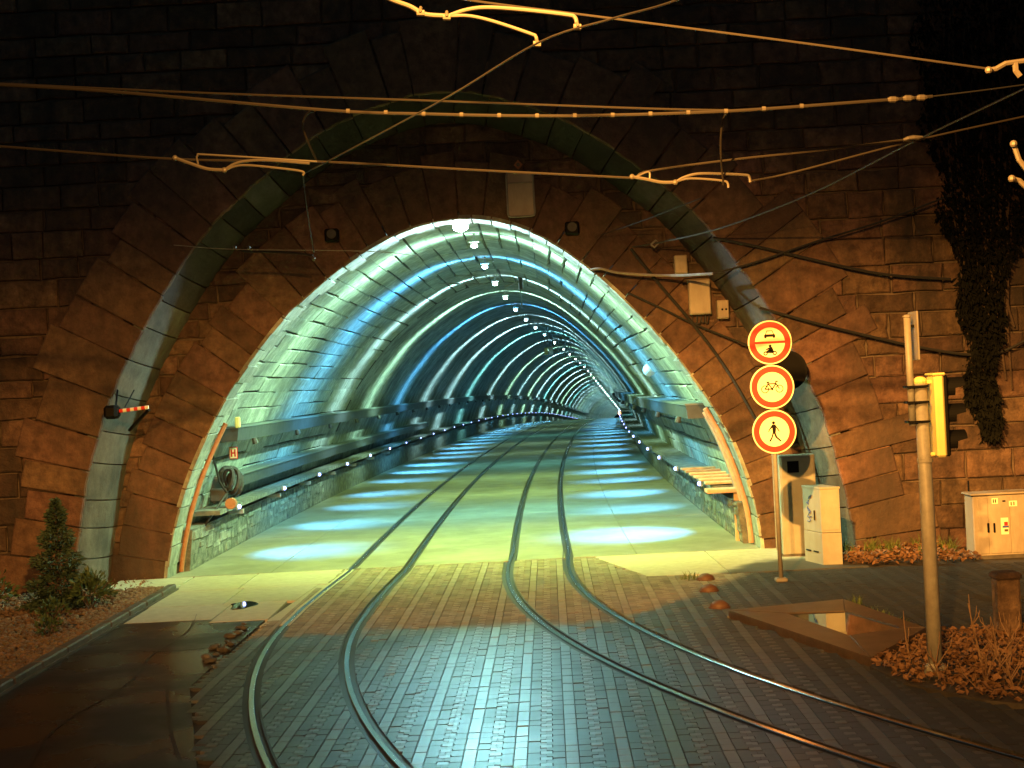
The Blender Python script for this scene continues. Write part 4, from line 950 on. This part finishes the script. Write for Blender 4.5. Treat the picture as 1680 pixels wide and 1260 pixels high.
# ------------------------------------------------------------------ no-entry signs
SY = 22.28; sx = 3.955
t = thing('traffic_sign', 'pole with three round red ringed prohibition signs stacked above each other', 'traffic sign', (sx, SY, 0))
obj('pole', MB().tube([(sx, SY+.06, -.02), (sx, SY+.06, 3.9)], .034, 12), M_galv, t, smooth=True); obj('pole_foot', MB().box((sx, SY+.06, .03), (.18, .18, .06), bev=.015), M_galv, t)
names = ('sign disc barring cars above and motorcycles below', 'sign disc barring bicycles', 'sign disc barring pedestrians')
for i, zc in enumerate((3.655, 2.975, 2.295)):
    d = obj('sign_disc', MB().disc((sx, zc), .335, SY, SY+.022, 56), M_cream, t); d['label'] = names[i]
    obj('red_ring', MB().disc((sx, zc), .315, SY-.004, SY, 56, .228), M_red, d)
    for dz in (-.12, .12): obj('clamp', MB().box((sx, SY+.05, zc+dz), (.16, .06, .03)), M_galv, d)
    y0, y1 = SY-.004, SY
    def fl(name, poly, m=M_black): obj(name, MB().prism([(sx+x, zc+z) for x, z in poly], y0, y1), m, d)
    if i == 0:
        fl('divider', [(-.232, -.017), (.232, -.017), (.232, .017), (-.232, .017)], M_red)
        k = MB()
        for P in ([(-.085, .085), (-.083, .118), (-.066, .125), (.066, .125), (.083, .118), (.085, .085)], [(-.085, .085), (-.078, .068), (-.05, .068), (-.05, .088)], [(.05, .088), (.05, .068), (.078, .068), (.085, .085)], [(-.066, .125), (-.045, .178), (-.036, .178), (-.054, .125)], [(.054, .125), (.036, .178), (.045, .178), (.066, .125)], [(-.045, .170), (.045, .170), (.042, .180), (-.042, .180)]): k.prism([(sx+x, zc+z) for x, z in P], y0, y1)
        obj('car_symbol', k, M_black, d); k = MB()
        for cx in (-.075, .065): k.disc((sx+cx, zc-.165), .033, y0, y1, 18, .016)
        for P in ([(-.09, -.15), (-.03, -.11), (.02, -.115), (.06, -.15), (.03, -.165), (-.04, -.16)], [(-.03, -.12), (.0, -.06), (.03, -.075), (.055, -.14), (.02, -.145)], [(-.015, -.075), (-.07, -.105), (-.066, -.118), (.005, -.095)]): k.prism([(sx+x, zc+z) for x, z in P], y0, y1)
        k.disc((sx-.0, zc-.055), .021, y0-.001, y1, 14); obj('motorcycle_symbol', k, M_black, d)
    if i == 1:
        k = MB()
        for cx in (-.11, .11): k.disc((sx+cx, zc-.03), .06, y0, y1, 28, .048)
        bar = lambda a, b, r=.0085: k.prism([(sx+a[0]+(b[1]-a[1])*q*r/math.hypot(b[0]-a[0], b[1]-a[1])+0, zc+a[1]-(b[0]-a[0])*q*r/math.hypot(b[0]-a[0], b[1]-a[1])) for q in (-1, 1)]+[(sx+b[0]+(b[1]-a[1])*q*r/math.hypot(b[0]-a[0], b[1]-a[1]), zc+b[1]-(b[0]-a[0])*q*r/math.hypot(b[0]-a[0], b[1]-a[1])) for q in (1, -1)], y0, y1)
        for a_, b_ in (((-.11, -.03), (-.06, .05)), ((-.06, .05), (.06, .05)), ((-.06, .05), (0, -.03)), ((0, -.03), (.06, .05)), ((.06, .05), (.11, -.03)), ((0, -.03), (-.11, -.03)), ((-.085, .075), (-.04, .075)), ((-.06, .05), (-.066, .078)), ((.06, .05), (.056, .085)), ((.056, .085), (.09, .08))): bar(a_, b_)
        k.disc((sx, zc-.034), .016, y0, y1, 14); obj('bicycle_symbol', k, M_black, d)
    if i == 2:
        k = MB(); k.disc((sx-.008, zc+.135), .024, y0, y1, 18)
        for P in ([(-.03, .108), (.022, .108), (.028, .04), (.018, -.02), (-.028, -.02), (-.03, .05)], [(-.03, .105), (-.085, .03), (-.094, .0), (-.082, -.002), (-.068, .03), (-.02, .07)], [(.018, .105), (.055, .05), (.085, .0), (.078, -.006), (.062, .004), (.035, .05), (.015, .075)], [(-.028, -.015), (-.008, -.02), (-.03, -.09), (-.062, -.15), (-.088, -.145), (-.05, -.085)], [(-.012, -.02), (.018, -.02), (.04, -.08), (.1, -.14), (.086, -.158), (.012, -.09)]): k.prism([(sx+x, zc+z) for x, z in P], y0, y1)
        obj('pedestrian_symbol', k, M_black, d)
# disc built as the top sign's cast shadow, bracket added; grey post behind the signs
t = thing('sign_shadow_disc', 'dark disc on an added bracket, modelled as the shadow of the top sign', 'board', (4.76, 25.3, 2.9))
obj('shadow_disc', MB().disc((4.76, 3.22), .34, 25.22, 25.26, 40), M_black, t); obj('shadow_disc_bracket', MB().tube([(4.76, 25.26, 3.22), (4.76, 26.6, 3.22)], .03, 6), M_tray, t)
t = thing('thin_post', 'thin galvanised post standing just behind the sign pole', 'post', gp(1276, 900))
c0 = gp(1276, 902); obj('post_tube', MB().tube([(c0.x, c0.y, 0), (c0.x, c0.y, 2.1)], .026, 8), M_galv, t); obj('post_cap', MB().ball((c0.x, c0.y, 2.1), .032, 8, 5), M_galv, t)

# ------------------------------------------------------------------ cabinets
t = thing('utility_cabinet', 'narrow pale cabinet with blue scribbles beside the sign pole', 'utility cabinet', (5.0, 24.3, 0))
pl = [(4.955, 24.0), (5.265, 23.96), (5.10, 24.60), (4.79, 24.64)]
gr = lambda P, k: [(x+(x-5.03)*k, y+(y-24.3)*k*.5) for x, y in P]
obj('lower_body', MB().hprism(pl, .52, -.02, .008), M_cab, t); obj('upper_body', MB().hprism(gr(pl, -.02), 1.24, .53, .008), M_cab, t); obj('roof_plate', MB().hprism(gr(pl, .04), 1.275, 1.242, .006), M_cab, t)
obj('front_door', MB().add([(4.98, 23.985, .57), (5.235, 23.953, .57), (5.235, 23.953, 1.2), (4.98, 23.985, 1.2), (4.98, 23.998, .57), (5.235, 23.966, .57), (5.235, 23.966, 1.2), (4.98, 23.998, 1.2)], [(0, 1, 2, 3), (0, 4, 5, 1), (1, 5, 6, 2), (2, 6, 7, 3), (3, 7, 4, 0)]), M_cab, t)
dx, dy = (4.79-4.955), (24.64-24.0); sidep = lambda u, z: (4.955+dx*u-.012, 24.0+dy*u, z)
k = MB()
for u, z, h in ((.33, .80, .16), (.33, .2, .05), (.75, .2, .05)): k.tube([sidep(u, z-h/2), sidep(u, z+h/2)] if h > .1 else [sidep(u-.12, z), sidep(u+.12, z)], .012, 6)
obj('side_vent', k, M_black, t); k = MB(); R = random.Random(3)
for q in range(5):
    z = 1.1-.1*q; k.tube(catmull([sidep(.55+R.uniform(-.1, .2), z+R.uniform(-.05, .05)) for _ in range(5)], 4), .007, 4)
obj('scribble', k, M_blue, t)
t = thing('wall_cabinet', 'tall cabinet against the recess with a small dark window, shadowed by the signs', 'utility cabinet', (4.85, 25.45, 0))
obj('cabinet_body', MB().box((4.86, 25.48, .87), (.62, .3, 1.76), bev=.015), M_cab, t); obj('cabinet_door', MB().box((4.86, 25.322, .87), (.56, .016, 1.66), bev=.006), M_cab, t); c0 = at(1301, 766, 25.31)
obj('dark_window', MB().box((c0.x, 25.311, c0.z), (.2, .012, .2)), M_black, t); obj('cabinet_plinth', MB().box((4.86, 25.48, .01), (.66, .34, .06)), M_kerb, t)
t = thing('switch_cabinet', 'wide beige switch cabinet with twin handles and warning sticker at the right edge', 'utility cabinet', (8.1, 24.1, 0))
obj('cabinet_body', MB().box((8.22, 24.13, .52), (1.60, .44, 1.0), bev=.015), M_cab2, t); obj('cabinet_roof', MB().box((8.22, 24.12, 1.035), (1.68, .52, .03), bev=.008), M_cab2, t); obj('cabinet_plinth', MB().box((8.22, 24.13, .0), (1.62, .46, .06)), M_kerb, t)
for x0, x1 in ((7.50, 7.66), (7.68, 8.02), (8.04, 8.5), (8.52, 8.98)):
    dr = obj('door', MB().box(((x0+x1)/2, 23.905, .52), (x1-x0, .02, .92), bev=.006), M_cab2, t)
for px in (1621.5, 1631.5):
    c0 = at(px, 866, 23.89); obj('handle', MB().box((c0.x, 23.89, c0.z), (.035, .02, .16), bev=.012), M_black, t)
c0 = at(1648.5, 863, 23.89); st = obj('sticker', MB().box((c0.x, 23.893, c0.z), (.12, .006, .27)), M_cream, t)
obj('sticker_mark', MB().box((c0.x+.02, 23.888, c0.z+.04), (.06, .006, .06)), M_red, st); obj('sticker_mark', MB().box((c0.x+.01, 23.888, c0.z-.01), (.10, .006, .035)), M_blue, st); obj('sticker_mark', MB().box((c0.x+.02, 23.888, c0.z-.07), (.06, .006, .04)), M_terra, st)
for px, py, w_ in ((1632, 822, .10), (1662, 826, .13)):
    c0 = at(px, py, 23.89); st = obj('label_plate', MB().box((c0.x, 23.893, c0.z), (w_, .006, .09)), M_cream, t)
    for q in (-.25, .1): obj('print_bar', MB().box((c0.x+w_*q, 23.888, c0.z), (.018, .004, .06)), M_black, st)
c0 = at(1647, 822, 23.89); obj('print_bar', MB().box((c0.x, 23.892, c0.z), (.05, .004, .025)), M_black, t)
tag(obj('ground_stake', MB().tube([(7.55, 24.5, 0), (7.55, 24.5, 1.22)], .015, 6), M_black), 'thin dark stake sticking up behind the beige switch cabinet', 'stake')

# ------------------------------------------------------------------ traffic light
px, py = 4.19, 15.0
t = thing('traffic_light', 'slender pole carrying an unlit traffic light turned to the right', 'traffic light', (px, py, 0))
obj('pole', MB().tube([(px, py, -.02), (px, py, 1.6), (px-.01, py, 3.02)], [.078, .072, .066], 16), M_galv, t, smooth=True); obj('pole_cap', MB().ball((px-.01, py, 3.03), .075, 12, 6, (1, 1, .7)), M_yellow, t)
obj('base_collar', MB().tube([(px, py, -.02), (px, py, .1), (px, py, .14)], [.12, .11, .08], 14), M_galv, t)
obj('side_pipe', MB().tube([(px-.11, py-.01, 2.58), (px-.115, py-.01, 3.70)], .036, 10), M_galv, t, smooth=True); obj('pipe_cap', MB().ball((px-.115, py-.01, 3.70), .045, 10, 5, (1, 1, .5)), M_galv, t)
for z in (2.62, 2.82, 2.98): obj('pipe_clamp', MB().box((px-.06, py-.01, z), (.22, .17, .022)), M_black, t)
sg = obj('edge_on_sign', MB().box((px-.035, py+.05, 3.50), (.018, .34, .50), bev=.006), M_galv, t, ); obj('sign_bracket', MB().box((px-.075, py, 3.6), (.06, .03, .03)), M_black, sg)
hx = px+.165
hd_ = obj('signal_head', MB().box((hx-.02, py, 2.67), (.10, .28, .84), bev=.02), M_yellow, t); obj('head_cap', MB().box((hx-.02, py, 3.095), (.13, .31, .03), bev=.012), M_yellow, hd_); obj('head_door', MB().box((hx+.05, py, 2.67), (.04, .28, .83), bev=.02), M_black, t)
for z in (2.94, 2.67, 2.40):
    vz = MB(); n = 20
    V = []
    for r0, in ((.118,), (.104,)):
        for xx, cut in ((hx+.07, 0), (hx+.25, .10)):
            for k in range(n+1):
                a_ = math.radians(-35+250*k/n); V.append((xx-(.10 if (math.sin(a_) < .2 and xx > hx+.15) else 0), py+r0*math.cos(a_), z+r0*math.sin(a_)))
    m_ = n+1
    for k in range(n): vz.f += [(k, k+1, m_+k+1, m_+k), (2*m_+k, 3*m_+k, 3*m_+k+1, 2*m_+k+1), (m_+k, m_+k+1, 3*m_+k+1, 3*m_+k)]
    vz.v = V; vs = obj('visor', vz, M_black, t); ln = MB().tube([(hx+.065, py, z), (hx+.09, py, z)], .102, 20); obj('lens', ln, M_tray, vs)
for z in (2.28, 3.02): obj('head_bracket', MB().box((px+.07, py, z), (.16, .07, .04), bev=.01), M_yellow, t)
obj('strap', MB().tube([(px, py, 2.20), (px, py, 2.24)], .082, 14), M_galv, t)

# ------------------------------------------------------------------ hatch pad, studs, post
t = thing('hatch_pad', 'raised concrete pad with a water filled hatch before the right wall', 'concrete pad', (3.9, 18.2, 0))
po = [(2.72, 19.43), (3.72, 15.77), (4.77, 17.4), (4.35, 19.86)]; pi_ = [(3.40, 18.95), (3.80, 17.16), (4.52, 17.48), (4.15, 18.9)]
for i in range(4):
    j = (i+1) % 4; obj('pad_border', MB().hprism([po[i], po[j], pi_[j], pi_[i]], .075+.0012*i, -.05, .012), M_concp, t)
obj('hatch_cover', MB().hprism(pi_, .045, -.05), M_concp, t); obj('hatch_water', MB().add([(x, y, .063) for x, y in pi_], [(0, 1, 2, 3)]), M_water, t)
lab = ('farthest of three low brown domes on the paving', 'middle one of three low brown domes on the paving', 'low brown dome closest to the concrete pad')
for (x, y), l in zip(((2.88, 22.95), (2.77, 21.75), (2.70, 20.15)), lab):
    t = thing('road_stud', l, 'road stud', (x, y, 0), 'brown domes on the paving'); obj('dome', MB().ball((x, y, .01), .125, 14, 8, (1.1, 1, .75)), M_terra, t, smooth=True); obj('rim', MB().tube([(x, y, -.01), (x, y, .018)], .15, 16), M_terra, t)
c0 = gp(1660, 1047)
t = thing('stone_post', 'squat weathered stone post among the dead leaves at the right edge', 'post', c0)
obj('shaft', MB().box((c0.x, c0.y+.12, .33), (.27, .25, .72), bev=.03), M_stone, t); obj('cap', MB().box((c0.x, c0.y+.12, .71), (.31, .29, .09), bev=.03), M_stone, t)
# puddle and loose stones on the left
pd = obj('puddle', MB().add([(-4.34+.20*math.cos(a_)*(1+.25*math.sin(3*a_+1))-.04*math.sin(a_), 22.65+.42*math.sin(a_)*(1+.2*math.sin(2*a_)), .0065) for a_ in np.linspace(0, 6.0, 22)], [tuple(range(22))]), M_water); tag(pd, 'small mirror still puddle beside the left track', 'puddle')
R = random.Random(17)
for i in range(16):
    c0 = gp(R.uniform(325, 408), 0) if False else gp(330+75*(q := R.random()), 1098-72*q+R.uniform(-14, 14)); r = R.uniform(.03, .075)
    mb = MB().ball((c0.x, c0.y, r*.35), r, 7, 5, (R.uniform(.8, 1.5), 1, R.uniform(.45, .7))); mb.v = [(x+R.uniform(-.012, .012), y+R.uniform(-.012, .012), z) for x, y, z in mb.v]
    tag(obj('loose_stone', mb, M_kerb), 'loose grey stone in the scatter beside the left track', 'stone', 'loose stones beside the left track')

# ------------------------------------------------------------------ plants
def leafcloud(n, fn, size, R, droop=.5):
    V = []; Fs = []
    for _ in range(n):
        p, d = fn(R); l = size*R.uniform(.6, 1.3); w_ = l*R.uniform(.35, .55)
        d = (d+Vector((R.gauss(0, .5), R.gauss(0, .5), R.gauss(0, .4)-droop*.3))).normalized(); sd = d.cross(Vector((R.gauss(0, 1), R.gauss(0, 1), R.gauss(0, 1)))).normalized(); o = len(V); up = sd.cross(d)*w_*.25
        V += [p, p+d*l*.5+sd*w_*.5+up, p+d*l, p+d*l*.5-sd*w_*.5+up]; Fs += [(o, o+1, o+2), (o, o+2, o+3)]
    return MB().add(V, Fs)
def cone(cx, cy, h, r, z0=.1):
    def f(R):
        t = R.random()**1.6; z = z0+(h-z0)*t; lay = .72+.28*math.sin(z*17+R.random()*1.2); rr = r*(1-t)**.85*lay*math.sqrt(R.uniform(.25, 1)); a_ = R.uniform(0, 6.283)
        return Vector((cx+rr*math.cos(a_), cy+rr*math.sin(a_), z)), Vector((math.cos(a_), math.sin(a_), .15))
    return f
def dome(cx, cy, z, r, h):
    def f(R):
        a_ = R.uniform(0, 6.283); e = R.uniform(-.25, 1.5); k = R.uniform(.5, 1.)*(.8+.25*math.sin(3*a_+2*e)); return Vector((cx+r*k*math.cos(a_)*math.cos(e), cy+r*k*math.sin(a_)*math.cos(e), z+h*k*math.sin(e))), Vector((math.cos(a_)*math.cos(e), math.sin(a_)*math.cos(e), math.sin(e)+.3))
    return f
R = random.Random(41)
t = thing('conifer', 'dark conical conifer beside the foot of the left reveal', 'tree', (-7.3, 23.1, 0))
obj('trunk', MB().tube([(-7.3, 23.1, 0), (-7.29, 23.1, .8), (-7.32, 23.12, 1.6)], [.05, .03, .01], 7), M_bark, t)
tw = MB()
for i in range(40):
    z = .15+1.35*i/40; a_ = i*2.4; r = .55*(1-i/42); tw.tube([(-7.3, 23.1, z), (-7.3+r*math.cos(a_), 23.1+r*math.sin(a_), z+.06)], .008, 4)
obj('branches', tw, M_bark, t); obj('crown', leafcloud(5200, cone(-7.3, 23.1, 1.75, .62), .085, R), M_conif, t)
for (x, y, z, r, h, n, sz, l) in ((-6.72, 22.75, .28, .36, .34, 420, .11, 'broad leaved shrub at the foot of the left reveal'), (-8.45, 23.3, .25, .4, .38, 320, .11, 'dark shrub at the left picture edge'), (-6.62, 20.35, .12, .20, .20, 150, .08, 'small low shrub in the gravel nearest the kerb'), (-7.05, 21.9, .14, .24, .22, 160, .09, 'small shrub between the conifer and the gravel'), (-7.75, 20.4, .1, .2, .2, 120, .08, 'tiny dark shrub in the gravel at the left picture edge')):
    t = thing('shrub', l, 'shrub', (x, y, 0), 'shrubs in the gravel bed'); st = MB()
    for i in range(7): a_ = i*.9; st.tube([(x, y, .0), (x+.4*r*math.cos(a_), y+.4*r*math.sin(a_), z), (x+.8*r*math.cos(a_), y+.8*r*math.sin(a_), z+h*.5)], .009, 4)
    obj('stems', st, M_bark, t); obj('leaves', leafcloud(n, dome(x, y, z, r, h), sz, R), M_leaf, t)
# hanging ivy
def ivyf(R):
    z = 1.85+8.5*R.random()**.9; k = max(0, (z-4.3)/3.0); x0 = 7.92-.5*min(k, 1.2)+.10*math.sin(z*4.1); x1 = 8.52+1.9*k+.12*math.sin(z*3.3+1)
    if z < 3: m_ = (z-1.85)/1.15; c_2 = 8.27; x0 = c_2-(c_2-x0)*(.35+.65*m_); x1 = c_2+(x1-c_2)*(.35+.65*m_)
    return Vector((R.uniform(x0, x1), YO-R.uniform(.0, .32), z)), Vector((R.gauss(0, .3), -.6, -1.))
t = thing('ivy', 'dark curtain of ivy hanging down the wall at the upper right', 'ivy', (8.3, 25.6, 1.8))
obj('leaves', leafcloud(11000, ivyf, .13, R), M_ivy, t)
st = MB()
for i in range(14): x = 8.0+i*.06; st.tube(catmull([(x+R.uniform(-.1, .1), YO-.1, 2.2+R.random()*2), (x+R.uniform(-.1, .1), YO-.12, 4.5), (x+R.uniform(-.3, .6), YO-.1, 7.), (x+R.uniform(-.3, 1.2), YO-.1, 10.4)], 4), .016, 5)
obj('stems', st, M_bark, t)
# leaf litter bed
bed = [(3.66, 15.6), (3.78, 14.7), (4.3, 13.75), (5.0, 13.2), (7.2, 13.1), (7.4, 17.4), (4.95, 17.3), (4.75, 17.2)]
obj('leaf_bed', MB().hprism(bed, .02, -.05), M_ground, kind='structure')
def litter(poly, n, size, seed, mound=.1):
    R = random.Random(seed); P = np.array(poly); lo, hi = P.min(0), P.max(0); V = []; Fs = []; k = 0; c = P.mean(0)
    while k < n:
        q = np.array([[R.uniform(lo[0], hi[0]), R.uniform(lo[1], hi[1])]])
        if not inpoly(q, poly)[0]: continue
        k += 1; x, y = q[0]; z = .03+R.random()*mound*max(.2, 1-.3*math.hypot(x-c[0], y-c[1])); l = size*R.uniform(.6, 1.4); M3 = Matrix.Rotation(R.uniform(0, 6.28), 3, 'Z') @ Matrix.Rotation(R.gauss(0, .6), 3, 'X') @ Matrix.Rotation(R.gauss(0, .6), 3, 'Y'); o = len(V)
        for vx, vy, vz in ((-.5, 0, 0), (0, .34, .10), (.5, 0, .02), (0, -.34, .10)): V.append(M3 @ Vector((vx*l, vy*l, vz*l))+Vector((x, y, z)))
        Fs += [(o, o+1, o+2), (o, o+2, o+3)]
    mb = MB().add(V, Fs); me = bpy.data.meshes.new('leaf_litter'); me.from_pydata(mb.v, [], mb.f); tone_islands(me, [2]*n); return me
obj('leaf_litter', litter(bed, 5200, .075, 5, .16), M_litter, kind='stuff')
obj('leaf_litter', litter([(5.3, 23.7), (7.45, 23.5), (7.4, 25.55), (5.5, 25.6)], 1500, .08, 6, .12), M_litter, kind='stuff')
obj('leaf_litter', litter([(-7.6, 25.0), (-6.4, 25.0), (-6.6, 26.5), (-7.5, 26.5)], 90, .06, 7, .03), M_litter, kind='stuff')
def stem(base, tip, lab, nb, seed, nm='dry_plant', ct='dry plant'):
    R = random.Random(seed); b = gp(*base); tp_ = at(*tip, b.y); t = thing(nm, lab, ct, b); pts = catmull([b, b.lerp(tp_, .35)+Vector((R.gauss(0, .015), R.gauss(0, .03), 0)), b.lerp(tp_, .7)+Vector((R.gauss(0, .015), 0, 0)), tp_], 5)
    obj('stalk', MB().tube(pts, [.014-.010*i/(len(pts)-1) for i in range(len(pts))], 5), M_twig, t); k = MB()
    for i in range(nb):
        p = pts[int(len(pts)*R.uniform(.1, .8))]; l = R.uniform(.12, .34); a_ = R.uniform(0, 6.28); k.tube([p, p+Vector((math.cos(a_)*l*.5, math.sin(a_)*l*.5, l*.6)), p+Vector((math.cos(a_)*l*.6, math.sin(a_)*l*.6, l))], [.006, .005, .003], 4)
    obj('twigs', k, M_twig, t)
stem((1613, 1107), (1588, 990), 'tall bare dry stalk just right of the traffic light pole', 7, 1); stem((1636, 1114), (1629, 1028), 'short dry stalk with twigs between two taller ones', 10, 2)
stem((1657, 1112), (1659, 1020), 'branching dry stalk in front of the stone post', 14, 3); stem((1493, 1086), (1485, 1034), 'single small dry stalk left of the traffic light pole', 3, 4); stem((1545, 1118), (1530, 1078), 'dry twigs at the foot of the traffic light pole', 9, 5)
stem((1600, 1135), (1640, 1070), 'slanting dry stalk low in the dead leaves', 9, 6); stem((1668, 1140), (1650, 1085), 'dry stalk at the right picture edge', 9, 7)
def tuft(x, y, lab, n, h, seed, grp=None):
    R = random.Random(seed); V = []; Fs = []
    for i in range(n):
        a_ = R.uniform(0, 6.28); b = Vector((x+R.gauss(0, .06), y+R.gauss(0, .06), 0)); l = h*R.uniform(.5, 1.1); d = Vector((math.cos(a_)*.35, math.sin(a_)*.35, 1)).normalized(); s2 = Vector((-math.sin(a_), math.cos(a_), 0))*.008; o = len(V)
        V += [b-s2, b+s2, b+d*l*.6+s2*.7, b+d*l*.6-s2*.7, b+d*l+Vector((math.cos(a_), math.sin(a_), -.3))*l*.2]; Fs += [(o, o+1, o+2, o+3), (o+3, o+2, o+4)]
    tag(obj('grass_tuft', MB().add(V, Fs), M_grass), lab, 'grass tuft', grp)
c0 = gp(1132, 950); tuft(c0.x, c0.y, 'grass tuft beside the farthest brown dome', 30, .16, 1); c0 = gp(1404, 992); tuft(c0.x, c0.y, 'grass tuft at the far corner of the concrete pad', 26, .16, 2)
for i, (a_, b_) in enumerate(((1425, 1000), (1440, 1005), (1455, 1011), (1478, 1020))):
    c0 = gp(a_, b_); tuft(c0.x, c0.y, 'sparse grass along the far right edge of the concrete pad', 10, .08, 10+i, 'sparse grass along the pad')
for i in range(16):
    R = random.Random(60+i); tuft(R.uniform(5.4, 7.4), R.uniform(24.4, 25.5), 'dry grass along the foot of the right wall', 26, .32, 30+i, 'dry grass along the wall foot')
